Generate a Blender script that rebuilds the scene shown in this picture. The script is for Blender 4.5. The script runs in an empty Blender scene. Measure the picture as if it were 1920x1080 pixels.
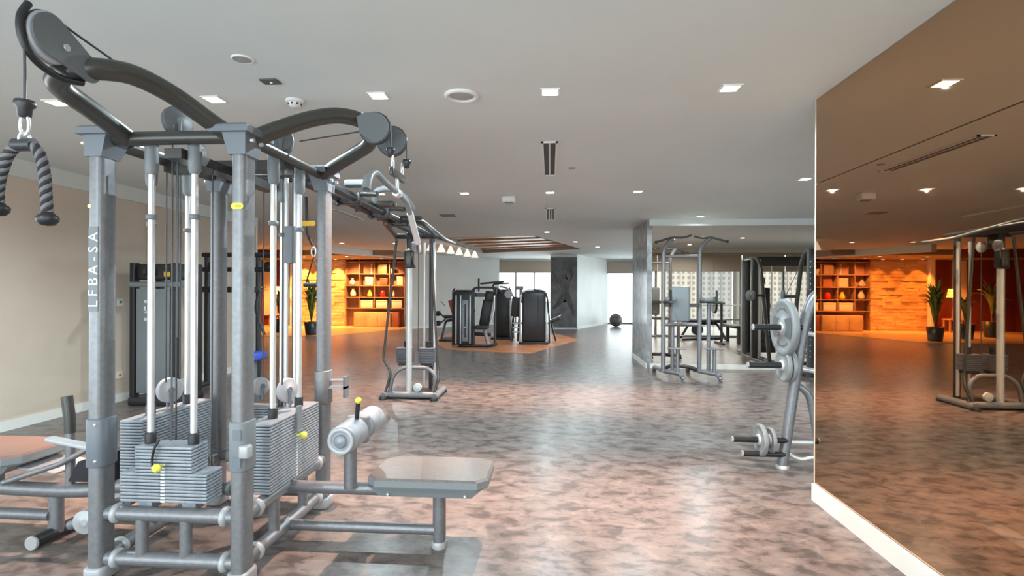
import bpy, bmesh, math, random
from mathutils import Vector, Matrix
random.seed(7)
C = bpy.context.scene.collection
SC = bpy.context.scene
PI = math.pi

# ------------------------------------------------------------------ camera, sky, exposure
cam = bpy.data.objects.new('camera', bpy.data.cameras.new('camera'))
C.objects.link(cam)
cam.data.sensor_width = 36.0
cam.data.lens = 1008.4 / 1920 * 36.0
cam.data.shift_y = 3.8 / 1920
cam.data.clip_start = 0.05
cam.data.clip_end = 1500
cam.matrix_world = (Matrix.Translation((0, 0, 1.45)) @ Matrix.Rotation(0.0711, 4, 'Z')
                    @ Matrix.Rotation(PI / 2, 4, 'X') @ Matrix.Rotation(0.004, 4, 'Z'))
SC.camera = cam

W = bpy.data.worlds.new('overcast_sky')
SC.world = W
W.use_nodes = True
W.node_tree.nodes['Background'].inputs[0].default_value = (0.89, 0.96, 1.0, 1)
W.node_tree.nodes['Background'].inputs[1].default_value = 3.6
SC.view_settings.view_transform = 'Standard'
SC.view_settings.look = 'None'
SC.view_settings.gamma = 1.0
SC.view_settings.use_curve_mapping = False
SC.view_settings.exposure = 0.65
SC.cycles.max_bounces = 10
SC.cycles.diffuse_bounces = 5
SC.cycles.glossy_bounces = 5
SC.cycles.transparent_max_bounces = 16
SC.cycles.sample_clamp_indirect = 6.0
SC.cycles.caustics_reflective = True
SC.cycles.blur_glossy = 1.0


def portal(name, loc, rot, sx, sy):
    d = bpy.data.lights.new(name, 'AREA')
    d.shape = 'RECTANGLE'
    d.size = sx
    d.size_y = sy
    d.cycles.is_portal = True
    o = bpy.data.objects.new(name, d)
    C.objects.link(o)
    o.location = loc
    o.rotation_euler = rot
    return o


portal('window_daylight', (-1.84, -1.3, 1.32), (PI / 2, 0, 0), 7.2, 2.5)  # portal for the added glazing behind the camera
portal('side_daylight', (-5.48, 1.1, 1.32), (PI / 2, 0, -PI / 2), 4.8, 2.5)  # portal for the added side glazing out of view
portal('alcove_daylight', (5.6, 3.28, 1.08), (PI / 2, 0, 0), 7.2, 2.0)
portal('far_daylight', (-0.9, 23.3, 1.1), (-PI / 2, 0, 0), 3.2, 2.2)
portal('corridor_side_daylight', (4.88, 17.8, 1.24), (PI / 2, 0, PI / 2), 11.5, 2.3)  # portal for the added glazing along the corridor
portal('corridor_daylight', (4.2, 23.3, 1.1), (-PI / 2, 0, 0), 3.6, 2.2)


def spot(name, loc, power, col, ang, blend=0.6, size=0.05, aim=None):
    d = bpy.data.lights.new(name, 'SPOT')
    d.energy = power
    d.color = col
    d.spot_size = math.radians(ang)
    d.spot_blend = blend
    d.shadow_soft_size = size
    o = bpy.data.objects.new(name, d)
    C.objects.link(o)
    o.location = loc
    if aim is not None:
        v = Vector(aim) - Vector(loc)
        o.rotation_euler = v.to_track_quat('-Z', 'Y').to_euler()
    return o


WARM = (1.0, 0.54, 0.34)
NEUTRAL = (0.80, 0.95, 1.0)
AMBER = (1.0, 0.42, 0.08)

# ------------------------------------------------------------------ materials
def mat(name, col, rough=0.5, metal=0.0, spec=0.5, emit=None, estr=0.0, coat=0.0):
    m = bpy.data.materials.new(name)
    m.use_nodes = True
    b = m.node_tree.nodes['Principled BSDF']
    b.inputs['Base Color'].default_value = (*col, 1)
    b.inputs['Roughness'].default_value = rough
    b.inputs['Metallic'].default_value = metal
    b.inputs['Specular IOR Level'].default_value = spec
    b.inputs['Coat Weight'].default_value = coat
    if emit:
        b.inputs['Emission Color'].default_value = (*emit, 1)
        b.inputs['Emission Strength'].default_value = estr
    return m


def noisy(m, c0, c1, scale, detail=4, rough=(None, None), bump=0.0, vec=(1, 1, 1), dist=0.0, p=(0.35, 0.65)):
    nt = m.node_tree
    b = nt.nodes['Principled BSDF']
    tc = nt.nodes.new('ShaderNodeTexCoord')
    mp = nt.nodes.new('ShaderNodeMapping')
    mp.inputs['Scale'].default_value = vec
    n = nt.nodes.new('ShaderNodeTexNoise')
    n.inputs['Scale'].default_value = scale
    n.inputs['Detail'].default_value = detail
    n.inputs['Distortion'].default_value = dist
    r = nt.nodes.new('ShaderNodeValToRGB')
    r.color_ramp.elements[0].color = (*c0, 1)
    r.color_ramp.elements[1].color = (*c1, 1)
    r.color_ramp.elements[0].position = p[0]
    r.color_ramp.elements[1].position = p[1]
    nt.links.new(tc.outputs['Object'], mp.inputs[0])
    nt.links.new(mp.outputs[0], n.inputs['Vector'])
    nt.links.new(n.outputs[0], r.inputs[0])
    nt.links.new(r.outputs[0], b.inputs['Base Color'])
    if rough[0] is not None:
        q = nt.nodes.new('ShaderNodeMapRange')
        q.inputs['To Min'].default_value = rough[0]
        q.inputs['To Max'].default_value = rough[1]
        nt.links.new(n.outputs[0], q.inputs[0])
        nt.links.new(q.outputs[0], b.inputs['Roughness'])
    if bump:
        u = nt.nodes.new('ShaderNodeBump')
        u.inputs['Strength'].default_value = bump
        u.inputs['Distance'].default_value = 0.01
        nt.links.new(n.outputs[0], u.inputs['Height'])
        nt.links.new(u.outputs[0], b.inputs['Normal'])
    return m


M = {}
M['frame'] = noisy(mat('painted_steel', (0.3, 0.3, 0.3), 0.36, 0.45), (0.215, 0.22, 0.235), (0.25, 0.255, 0.27), 40, bump=0.0)
M['arm'] = mat('graphite_steel', (0.085, 0.085, 0.08), 0.32, 0.55)
M['dark'] = mat('dark_steel', (0.045, 0.045, 0.05), 0.36, 0.3)
M['black'] = mat('black_plastic', (0.018, 0.018, 0.02), 0.42)
M['cap'] = mat('column_bracket', (0.17, 0.19, 0.22), 0.45, 0.1)
M['plastic'] = mat('grey_plastic', (0.20, 0.22, 0.235), 0.42)
M['pulley'] = mat('pulley_nylon', (0.42, 0.43, 0.46), 0.4)
M['plate'] = noisy(mat('stack_plate', (0.3, 0.3, 0.3), 0.42, 0.25), (0.27, 0.30, 0.34), (0.35, 0.38, 0.42), 18)
M['chrome'] = mat('chrome', (0.80, 0.80, 0.81), 0.28, 0.6)
M['silver'] = mat('silver_paint', (0.74, 0.75, 0.76), 0.32, 0.45)
M['white'] = mat('white_paint', (0.80, 0.80, 0.78), 0.5)
M['collar'] = mat('weld_collar', (0.45, 0.46, 0.48), 0.4, 0.2)
M['vinyl'] = noisy(mat('seat_vinyl', (0.2, 0.19, 0.18), 0.38), (0.115, 0.105, 0.10), (0.14, 0.13, 0.125), 60)
M['vinylside'] = mat('seat_side', (0.22, 0.245, 0.26), 0.45)
M['yellow'] = mat('yellow_plastic', (0.82, 0.80, 0.10), 0.4)
M['cable'] = mat('steel_cable', (0.08, 0.08, 0.085), 0.45, 0.3)
M['rope'] = mat('rope_black', (0.02, 0.02, 0.022), 0.8)
M['rope2'] = mat('rope_grey', (0.15, 0.145, 0.155), 0.8)
M['rubber'] = mat('rubber', (0.02, 0.02, 0.025), 0.28)
M['blue'] = mat('blue_vinyl', (0.05, 0.11, 0.55), 0.5)
M['amberlabel'] = mat('amber_label', (0.85, 0.52, 0.04), 0.5)
M['print'] = mat('white_print', (0.8, 0.82, 0.83), 0.5)
M['ceil'] = noisy(mat('ceiling_paint', (0.72, 0.73, 0.72), 0.7), (0.69, 0.735, 0.722), (0.73, 0.77, 0.757), 0.8)
M['wallw'] = noisy(mat('white_wall', (0.7, 0.7, 0.68), 0.5), (0.68, 0.70, 0.68), (0.74, 0.75, 0.72), 1.2)
M['base'] = mat('baseboard_white', (0.84, 0.83, 0.78), 0.35)
M['wallback'] = mat('partition_core', (0.30, 0.24, 0.19), 0.6)
M['tan'] = noisy(mat('lacquered_tan_wall', (0.5, 0.41, 0.32), 0.26, 0, 0.5, coat=0.0), (0.60, 0.50, 0.40), (0.68, 0.58, 0.48), 0.7, rough=(0.22, 0.42))
M['bronze'] = mat('bronze_mirror', (0.53, 0.355, 0.225), 0.012, 1.0)
M['mirror'] = mat('tinted_mirror', (0.80, 0.73, 0.65), 0.01, 1.0)
M['marble'] = noisy(mat('grey_marble', (0.3, 0.31, 0.32), 0.15), (0.20, 0.21, 0.22), (0.42, 0.43, 0.44), 2.5, 8, dist=1.5)
M['wood'] = noisy(mat('slat_wood', (0.35, 0.18, 0.08), 0.4), (0.50, 0.29, 0.16), (0.68, 0.43, 0.26), 3, 5, vec=(1, 8, 8))
M['woodlight'] = noisy(mat('light_wood', (0.5, 0.34, 0.18), 0.3), (0.42, 0.27, 0.13), (0.56, 0.38, 0.20), 2, 5, vec=(1, 9, 1))
M['shelfwood'] = noisy(mat('shelf_wood', (0.3, 0.17, 0.09), 0.45), (0.26, 0.14, 0.07), (0.38, 0.22, 0.12), 4, 5, vec=(6, 1, 1))
M['darkred'] = mat('dark_red_panel', (0.16, 0.03, 0.02), 0.35)
M['blind'] = mat('roller_blind_fabric', (0.44, 0.36, 0.29), 0.8)
M['alu'] = mat('window_frame', (0.22, 0.22, 0.22), 0.45, 0.3)
M['poster'] = noisy(mat('poster_print', (0.1, 0.1, 0.1), 0.4), (0.075, 0.078, 0.08), (0.17, 0.17, 0.17), 2.2, 6, dist=0.8)
M['posterfig'] = noisy(mat('poster_figure', (0.04, 0.037, 0.036), 0.4), (0.022, 0.022, 0.022), (0.07, 0.06, 0.056), 6)
M['posterskin'] = noisy(mat('poster_skin', (0.08, 0.06, 0.05), 0.4), (0.045, 0.037, 0.034), (0.11, 0.09, 0.08), 5)
M['carpet'] = noisy(mat('orange_vinyl_mat', (0.5, 0.22, 0.10), 0.42), (0.42, 0.17, 0.08), (0.58, 0.27, 0.13), 2.2, 5)
M['ball'] = mat('ball_rubber', (0.13, 0.115, 0.10), 0.38)
M['leaf'] = noisy(mat('leaf', (0.12, 0.2, 0.04), 0.4), (0.06, 0.11, 0.02), (0.22, 0.30, 0.06), 3)
M['soil'] = mat('soil', (0.04, 0.03, 0.02), 0.9)
M['pot'] = mat('dark_pot', (0.03, 0.032, 0.035), 0.35)
M['cream'] = mat('cream_board', (0.75, 0.62, 0.46), 0.5)
M['red'] = mat('red_ceramic', (0.65, 0.02, 0.02), 0.3)
M['ceramic'] = mat('pale_ceramic', (0.75, 0.68, 0.58), 0.3)
M['brownbox'] = mat('brown_box', (0.28, 0.08, 0.04), 0.5)
M['facade'] = mat('facade_cream', (0.27, 0.245, 0.21), 0.8)
M['facade2'] = mat('facade_grey', (0.22, 0.22, 0.215), 0.8)
M['winband'] = mat('far_window', (0.10, 0.105, 0.11), 0.3)
M['shadeglow'] = mat('white_shade', (.8, .78, .74), .6, emit=(1.0, 0.92, 0.82), estr=0.55)  # emission stands in for the scallops of light beside the tray
M['lens'] = mat('lamp_lens', (1, 1, 1), 0.5, emit=(1.0, 0.93, 0.82), estr=9)
M['lampglow'] = mat('lamp_shade_glow', (1, 0.8, 0.3), 0.6, emit=(1.0, 0.72, 0.15), estr=2.2)
M['grille'] = mat('dark_grille', (0.04, 0.04, 0.04), 0.6)
M['greyplate'] = mat('olympic_plate_grey', (0.27, 0.285, 0.29), 0.45, 0.1)
M['greyplate2'] = mat('olympic_plate_recess', (0.13, 0.145, 0.155), 0.5)
M['smoked'] = mat('smoked_shroud', (0.22, 0.25, 0.27), 0.22)
M['stonewall'] = None


def stone_material():
    m = mat('split_stone', (0.6, 0.36, 0.18), 0.75)
    noisy(m, (0.50, 0.30, 0.15), (0.72, 0.46, 0.24), 2.5, 6, vec=(1, 1, 7), bump=0.6)
    return m


M['stonewall'] = stone_material()


def floor_material():
    m = mat('mottled_vinyl_floor', (0.15, 0.12, 0.11), 0.25)
    nt = m.node_tree
    b = nt.nodes['Principled BSDF']
    tc = nt.nodes.new('ShaderNodeTexCoord')

    def chain(scale, vec, dist, detail, rot):
        mp = nt.nodes.new('ShaderNodeMapping')
        mp.inputs['Scale'].default_value = vec
        mp.inputs['Rotation'].default_value = (0, 0, rot)
        n = nt.nodes.new('ShaderNodeTexNoise')
        n.inputs['Scale'].default_value = scale
        n.inputs['Detail'].default_value = detail
        n.inputs['Roughness'].default_value = 0.55
        n.inputs['Distortion'].default_value = dist
        nt.links.new(tc.outputs['Object'], mp.inputs[0])
        nt.links.new(mp.outputs[0], n.inputs['Vector'])
        return n
    n1 = chain(6.5, (1.0, 1.5, 1), 0.5, 4.0, 0.35)
    n2 = chain(15.0, (1.0, 1.7, 1), 0.4, 3.0, 0.2)
    r1 = nt.nodes.new('ShaderNodeValToRGB')
    r1.color_ramp.interpolation = 'LINEAR'
    e = r1.color_ramp.elements
    e[0].position = 0.32
    e[0].color = (0.088, 0.073, 0.068, 1)
    e[1].position = 0.72
    e[1].color = (0.250, 0.213, 0.196, 1)
    for pos, c in ((0.415, (0.105, 0.088, 0.082, 1)), (0.445, (0.148, 0.125, 0.117, 1)), (0.50, (0.165, 0.140, 0.131, 1)), (0.525, (0.188, 0.160, 0.149, 1)), (0.61, (0.200, 0.170, 0.158, 1)), (0.63, (0.225, 0.192, 0.178, 1))):
        k = e.new(pos)
        k.color = c
    r2 = nt.nodes.new('ShaderNodeValToRGB')
    r2.color_ramp.elements[0].position = 0.36
    r2.color_ramp.elements[0].color = (0.78, 0.765, 0.76, 1)
    r2.color_ramp.elements[1].position = 0.44
    r2.color_ramp.elements[1].color = (1.04, 1.04, 1.04, 1)
    nt.links.new(n1.outputs[0], r1.inputs[0])
    nt.links.new(n2.outputs[0], r2.inputs[0])
    mx = nt.nodes.new('ShaderNodeMixRGB')
    mx.blend_type = 'MULTIPLY'
    mx.inputs[0].default_value = 1
    nt.links.new(r1.outputs[0], mx.inputs[1])
    nt.links.new(r2.outputs[0], mx.inputs[2])
    nt.links.new(mx.outputs[0], b.inputs['Base Color'])
    q = nt.nodes.new('ShaderNodeMapRange')
    q.inputs['To Min'].default_value = 0.26
    q.inputs['To Max'].default_value = 0.34
    nt.links.new(n1.outputs[0], q.inputs[0])
    nt.links.new(q.outputs[0], b.inputs['Roughness'])
    b.inputs['Specular IOR Level'].default_value = 0.32
    return m


M['floor'] = floor_material()


def glass_material():
    m = bpy.data.materials.new('window_glass')
    m.use_nodes = True
    nt = m.node_tree
    nt.nodes.remove(nt.nodes['Principled BSDF'])
    out = nt.nodes['Material Output']
    t = nt.nodes.new('ShaderNodeBsdfTransparent')
    t.inputs[0].default_value = (0.95, 0.97, 0.97, 1)
    g = nt.nodes.new('ShaderNodeBsdfGlossy')
    g.inputs['Roughness'].default_value = 0.02
    f = nt.nodes.new('ShaderNodeFresnel')
    f.inputs[0].default_value = 1.3
    x = nt.nodes.new('ShaderNodeMixShader')
    nt.links.new(f.outputs[0], x.inputs[0])
    nt.links.new(t.outputs[0], x.inputs[1])
    nt.links.new(g.outputs[0], x.inputs[2])
    nt.links.new(x.outputs[0], out.inputs[0])
    return m


M['glass'] = glass_material()

# ------------------------------------------------------------------ mesh helpers
def V(*a):
    return Vector(a)


class MB:
    """collects faces, then becomes ONE mesh object"""

    def __init__(self):
        self.v, self.f, self.s = [], [], []

    def add(self, vs, fs, smooth=False, mtx=None):
        o = len(self.v)
        for p in vs:
            p = Vector(p)
            self.v.append(mtx @ p if mtx is not None else p)
        for f in fs:
            self.f.append([i + o for i in f])
            self.s.append(smooth)
        return self

    def box(self, lo, hi, mtx=None):
        x0, y0, z0 = lo
        x1, y1, z1 = hi
        vs = [(x0, y0, z0), (x1, y0, z0), (x1, y1, z0), (x0, y1, z0), (x0, y0, z1), (x1, y0, z1), (x1, y1, z1), (x0, y1, z1)]
        fs = [(0, 3, 2, 1), (4, 5, 6, 7), (0, 1, 5, 4), (1, 2, 6, 5), (2, 3, 7, 6), (3, 0, 4, 7)]
        return self.add(vs, fs, False, mtx)

    def loft(self, loops, caps=True, smooth=True, closed=False, mtx=None):
        n = len(loops[0])
        vs = [p for l in loops for p in l]
        fs = []
        m = len(loops)
        for a in range(m if closed else m - 1):
            b = (a + 1) % m
            for i in range(n):
                j = (i + 1) % n
                fs.append((a * n + i, a * n + j, b * n + j, b * n + i))
        self.add(vs, fs, smooth, mtx)
        if caps and not closed:
            self.add(loops[0], [tuple(range(n))[::-1]], False, mtx)
            self.add(loops[-1], [tuple(range(n))], False, mtx)
        return self

    def tube(self, pts, r, n=12, closed=False, caps=True, mtx=None):
        pts = [Vector(p) for p in pts]
        m = len(pts)
        rs = r if isinstance(r, (list, tuple)) else [r] * m
        tan = []
        for i in range(m):
            if closed:
                t = pts[(i + 1) % m] - pts[i - 1]
            else:
                t = pts[min(i + 1, m - 1)] - pts[max(i - 1, 0)]
            tan.append(t.normalized())
        u = tan[0].orthogonal().normalized()
        loops = []
        for i in range(m):
            t = tan[i]
            u = (u - t * u.dot(t))
            if u.length < 1e-6:
                u = t.orthogonal()
            u.normalize()
            w = t.cross(u)
            loops.append([pts[i] + (u * math.cos(2 * PI * k / n) + w * math.sin(2 * PI * k / n)) * rs[i] for k in range(n)])
        return self.loft(loops, caps, True, closed, mtx)

    def cyl(self, a, b, r, n=16, r2=None, mtx=None):
        return self.tube([a, b], [r, r if r2 is None else r2], n, mtx=mtx)

    def rbox(self, c, size, rad=0.02, bev=0.008, seg=4, mtx=None):
        """rounded-corner slab: rounded in plan, bevelled above and below"""
        cx, cy, cz = c
        sx, sy, sz = size[0] / 2, size[1] / 2, size[2] / 2
        rad = max(min(rad, sx - 1e-4, sy - 1e-4), 1e-3)
        bev = min(bev, sz * 0.9, rad * 0.95)

        def ring(ins, z):
            out = []
            r = rad - ins
            for qx, qy, a0 in ((1, 1, 0), (-1, 1, PI / 2), (-1, -1, PI), (1, -1, 1.5 * PI)):
                for k in range(seg + 1):
                    a = a0 + k * PI / 2 / seg
                    out.append((cx + qx * (sx - rad) + r * math.cos(a), cy + qy * (sy - rad) + r * math.sin(a), cz + z))
            return out
        if bev > 0:
            loops = [ring(bev, -sz), ring(bev * .3, -sz + bev * .3), ring(0, -sz + bev), ring(0, sz - bev), ring(bev * .3, sz - bev * .3), ring(bev, sz)]
        else:
            loops = [ring(0, -sz), ring(0, sz)]
        return self.loft(loops, True, True, False, mtx)

    def frustum(self, c0, s0, c1, s1):
        l0 = [(c0[0] + sx * s0[0] / 2, c0[1] + sy * s0[1] / 2, c0[2]) for sx, sy in ((1, 1), (-1, 1), (-1, -1), (1, -1))]
        l1 = [(c1[0] + sx * s1[0] / 2, c1[1] + sy * s1[1] / 2, c1[2]) for sx, sy in ((1, 1), (-1, 1), (-1, -1), (1, -1))]
        return self.loft([l0, l1], True, False)

    def lathe(self, prof, n=20, mtx=None, caps=True):
        loops = [[(r * math.cos(2 * PI * k / n), r * math.sin(2 * PI * k / n), z) for k in range(n)] for r, z in prof]
        return self.loft(loops, caps, True, False, mtx)

    def prism(self, poly, h, mtx=None):
        """polygon in local XY extruded 0..h in local Z"""
        a = [(x, y, 0) for x, y in poly]
        b = [(x, y, h) for x, y in poly]
        return self.loft([a, b], True, False, False, mtx)

    def ball(self, c, r, n=14, sx=1, sy=1, sz=1):
        m = n // 2
        prof = [(max(1e-4, math.sin(PI * i / m)) * r, -math.cos(PI * i / m) * r) for i in range(m + 1)]
        loops = [[(c[0] + q * math.cos(2 * PI * k / n) * sx, c[1] + q * math.sin(2 * PI * k / n) * sy, c[2] + z * sz) for k in range(n)] for q, z in prof]
        return self.loft(loops, True, True)

    def mesh(self, name, off=(0, 0, 0)):
        me = bpy.data.meshes.new(name)
        o = Vector(off)
        me.from_pydata([tuple(p - o) for p in self.v], [], self.f)
        me.polygons.foreach_set('use_smooth', self.s)
        me.update()
        return me


ORIG = {}


def thing(name, label, cat, loc=(0, 0, 0), rotz=0.0, group=None, local=False):
    """Empty at the base of a thing; local=True: its parts are modelled in its own axes"""
    o = bpy.data.objects.new(name, None)
    C.objects.link(o)
    o.empty_display_size = 0.1
    o.location = loc
    o.rotation_euler = (0, 0, rotz)
    o['label'] = label
    o['category'] = cat
    if group:
        o['group'] = group
    ORIG[o.name] = (0, 0, 0) if local else tuple(loc)
    return o


def obj(name, mb, m, parent=None, label=None, kind=None):
    off = ORIG.get(parent.name, (0, 0, 0)) if parent is not None else (0, 0, 0)
    me = mb if isinstance(mb, bpy.types.Mesh) else mb.mesh(name, off)
    me.materials.clear()
    me.materials.append(M[m] if isinstance(m, str) else m)
    o = bpy.data.objects.new(name, me)
    C.objects.link(o)
    if parent is not None:
        o.parent = parent
        ORIG[o.name] = off
    if label:
        o['label'] = label
    if kind:
        o['kind'] = kind
    return o


def tag(o, label, cat, group=None):
    o['label'] = label
    o['category'] = cat
    if group:
        o['group'] = group
    return o


def struct(name, mb, m, parent=None):
    return obj(name, mb, m, parent, kind=None if parent is not None else 'structure')


def link_copy(me, name, parent, loc, m=None):
    """a piece sharing mesh data; loc is in the parent's frame"""
    o = bpy.data.objects.new(name, me)
    C.objects.link(o)
    o.parent = parent
    o.location = loc
    return o


def dup(root, loc, rotz=0.0, label=None, group=None):
    r = root.copy()
    C.objects.link(r)
    r.location = loc
    r.rotation_euler = (0, 0, rotz)
    if label:
        r['label'] = label
    if group:
        r['group'] = group
    for ch in list(root.children):
        c = ch.copy()
        C.objects.link(c)
        c.parent = r
        for g in list(ch.children):
            d = g.copy()
            C.objects.link(d)
            d.parent = c
    return r


def smooth(pts, sub=6, closed=False):
    """Catmull-Rom through the points"""
    P = [Vector(p) for p in pts]
    n = len(P)
    out = []
    for i in range(n if closed else n - 1):
        if closed:
            p0, p1, p2, p3 = P[i - 1], P[i], P[(i + 1) % n], P[(i + 2) % n]
        else:
            p0, p1, p2, p3 = P[max(i - 1, 0)], P[i], P[i + 1], P[min(i + 2, n - 1)]
        for k in range(sub):
            t = k / sub
            out.append(0.5 * ((2 * p1) + (p2 - p0) * t + (2 * p0 - 5 * p1 + 4 * p2 - p3) * t * t + (3 * p1 - p0 - 3 * p2 + p3) * t ** 3))
    if not closed:
        out.append(P[-1])
    return out


def fillet(pts, r, k=5):
    """polyline with rounded corners"""
    P = [Vector(p) for p in pts]
    out = [P[0]]
    for i in range(1, len(P) - 1):
        a = (P[i - 1] - P[i])
        b = (P[i + 1] - P[i])
        q = min(r, a.length * .48, b.length * .48)
        s, e = P[i] + a.normalized() * q, P[i] + b.normalized() * q
        for j in range(k + 1):
            t = j / k
            out.append((1 - t) ** 2 * s + 2 * t * (1 - t) * P[i] + t * t * e)
    out.append(P[-1])
    return out


def axis_mtx(c, ax):
    """local Z -> ax at point c"""
    q = Vector((0, 0, 1)).rotation_difference(Vector(ax).normalized())
    return Matrix.Translation(Vector(c)) @ q.to_matrix().to_4x4()


def grooved_wheel(c, ax, r, t, n=28):
    mb = MB()
    mb.lathe([(r * .25, -t * .62), (r * .28, -t / 2), (r * .9, -t / 2), (r, -t * .42), (r, -t * .18), (r * .88, 0), (r, t * .18), (r, t * .42), (r * .9, t / 2), (r * .28, t / 2), (r * .25, t * .62)], n, axis_mtx(c, ax))
    return mb


def disc(c, ax, r, t, n=28, bev=0.004):
    return MB().lathe([(r - bev, -t / 2), (r, -t / 2 + bev), (r, t / 2 - bev), (r - bev, t / 2)], n, axis_mtx(c, ax))


# ------------------------------------------------------------------ room shell
H = 2.78
XM = 1.835           # bronze mirror face
XL = -5.51           # tan wall face
YB = 10.22           # back mirror face

# floor and lounge floor
struct('floor', MB().box((-13.5, -1.6, -0.12), (10.0, 24.2, 0.0)), 'floor')
lf = [(-5.35, 19.45), (-6.85, 16.05), (-13.0, 15.65), (-13.0, 20.9), (-5.35, 20.9)]
struct('floor_lounge', MB().prism(lf, 0.012), 'woodlight')

# ceiling: cells around the parallelogram tray opening
tray = [(-2.95, 13.7), (-0.42, 13.2), (0.97, 17.55), (-2.4, 19.2)]
cl = MB()
zc, zt = H, H + 0.5
cl.box((-13.5, -1.6, zc), (10.0, 13.0, zt - .3))
cl.box((-13.5, 19.4, zc), (10.0, 24.2, zt - .3))
ol = [(-13.5, 13.0), (10.0, 13.0), (10.0, 19.4), (-13.5, 19.4)]
for i in range(4):
    j = (i + 1) % 4
    cl.prism([ol[i], ol[j], tray[j], tray[i]], 0.2, Matrix.Translation((0, 0, zc)))
struct('ceiling', cl, 'ceil')
tr = MB()
tr.prism(tray, 0.04, Matrix.Translation((0, 0, H + 0.34)))
for i in range(4):
    j = (i + 1) % 4
    a, b = Vector((*tray[i], 0)), Vector((*tray[j], 0))
    n = Vector((b.y - a.y, a.x - b.x, 0)).normalized() * 0.04
    tr.prism([(a.x, a.y), (b.x, b.y), (b.x + n.x, b.y + n.y), (a.x + n.x, a.y + n.y)], 0.36, Matrix.Translation((0, 0, H)))
ct = struct('ceiling_tray', tr, 'wood')
# wooden slats hung in the tray, each its own piece
for k in range(11):
    t = (k + 0.5) / 11
    a = Vector((*tray[0], 0)).lerp(Vector((*tray[3], 0)), t)
    b = Vector((*tray[1], 0)).lerp(Vector((*tray[2], 0)), t)
    d = (b - a).normalized()
    n = Vector((-d.y, d.x, 0)) * 0.20
    a, b = a + d * 0.09, b - d * 0.09
    obj('slat', MB().prism([(a.x - n.x, a.y - n.y), (b.x - n.x, b.y - n.y), (b.x + n.x, b.y + n.y), (a.x + n.x, a.y + n.y)], 0.05,
        Matrix.Translation((0, 0, H + 0.10 + 0.05 * (k % 2)))), 'wood', ct)

# tan lacquered left wall, its white bulkhead and skirting, end return
struct('wall_left', MB().box((XL - .25, 3.6, 0), (XL, 9.7, H)), 'tan')
struct('trim_1', MB().box((XL, -1.5, 2.60), (XL + .035, 9.72, H)), 'wallw')
struct('baseboard_left', MB().box((XL, 3.6, 0), (XL + .02, 9.7, 0.10)), 'base')
struct('trim_2', MB().box((XL - .26, 9.7, 0), (XL + .01, 9.76, 2.6)), 'base')
struct('wall_left_pier', MB().box((XL - .0, 7.0, 0.1), (XL + .03, 7.1, 2.6)), 'wallback')  # thin brown vertical strip on the tan wall

# bronze mirrored partition on the right
pw = struct('wall_right', MB().box((XM + .02, -1.6, 0.0), (XM + .18, 3.86, H)), 'wallback')
for (y0, y1) in ((2.075, 3.868), (0.28, 2.069), (-1.5, 0.274)):
    for (z0, z1) in ((0.12, 2.190), (2.196, H - .004)):
        obj('mirror_panel', MB().box((XM, y0, z0), (XM + .019, y1, z1)), 'bronze', pw)
struct('baseboard_right', MB().box((XM - .018, -1.6, 0), (XM + .02, 3.88, 0.115)), 'base')
struct('trim_3', MB().box((XM - .001, 3.87, 0.115), (XM + .19, 3.884, H)), 'cream')

# mirrored back wall of the alcove and its marble pier
bw = struct('wall_back', MB().box((1.86, YB + .02, 0), (9.8, YB + 1.75, H)), 'wallw')
xs = [1.90, 3.02, 4.42, 5.82, 7.22, 8.62, 9.78]
for a, b in zip(xs, xs[1:]):
    obj('mirror_panel', MB().box((a + .002, YB, 0.09), (b - .002, YB + .02, 2.655)), 'mirror', bw)
struct('baseboard_back', MB().box((1.86, YB - .02, 0), (9.8, YB + .02, 0.088)), 'base')
struct('trim_4', MB().box((1.84, YB - .03, 2.66), (9.8, YB + .05, H)), 'ceil')
pier = struct('wall_pier', MB().box((1.80, YB + .0, 0), (1.895, YB + 1.75, H)), 'marble')
struct('baseboard_pier', MB().box((1.785, YB - .02, 0), (1.80, YB + 1.75, 0.088)), 'base')
struct('wall_alcove_right', MB().box((9.78, 3.1, 0), (9.95, YB + 1.75, H)), 'wallw')
w6 = struct('window_6', MB().box((4.9, YB + 1.75, 2.4), (5.1, 24.0, H)).box((4.9, YB + 1.75, 0), (5.1, 24.0, .08)), 'alu')  # side wall glazed rather than solid, added for more daylight
for k in range(9):
    y = YB + 1.75 + k * 1.45
    obj('mullion', MB().box((4.95, y, .08), (5.05, y + .06, 2.4)), 'alu', w6)
    if k < 8:
        obj('pane', MB().box((4.994, y + .06, .08), (5.006, y + 1.45, 2.4)), 'glass', w6)


def window(idx, x0, x1, y, z0, z1, nmul, facing, trans=None, head=None):
    """framed glazing in a plane y = const; returns the frame"""
    fr = MB()
    d = 0.05
    fr.box((x0, y - d, z0), (x1, y + d, z0 + .06))
    fr.box((x0, y - d, z1 - .05), (x1, y + d, z1))
    w = struct('window_%d' % idx, fr, 'alu')
    st = (x1 - x0) / nmul
    for k in range(nmul + 1):
        x = x0 + k * st
        obj('mullion', MB().box((x - .03, y - d, z0 + .06), (x + .03, y + d, z1 - .05)), 'alu', w)
        if trans and k < nmul:
            obj('transom', MB().box((x + .03, y - .03, trans - .02), (x + st - .03, y + .03, trans + .02)), 'alu', w)
        if k < nmul:
            obj('pane', MB().box((x + .03, y - .006, z0 + .06), (x + st - .03, y + .006, z1 - .05)), 'glass', w)
    return w


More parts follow.
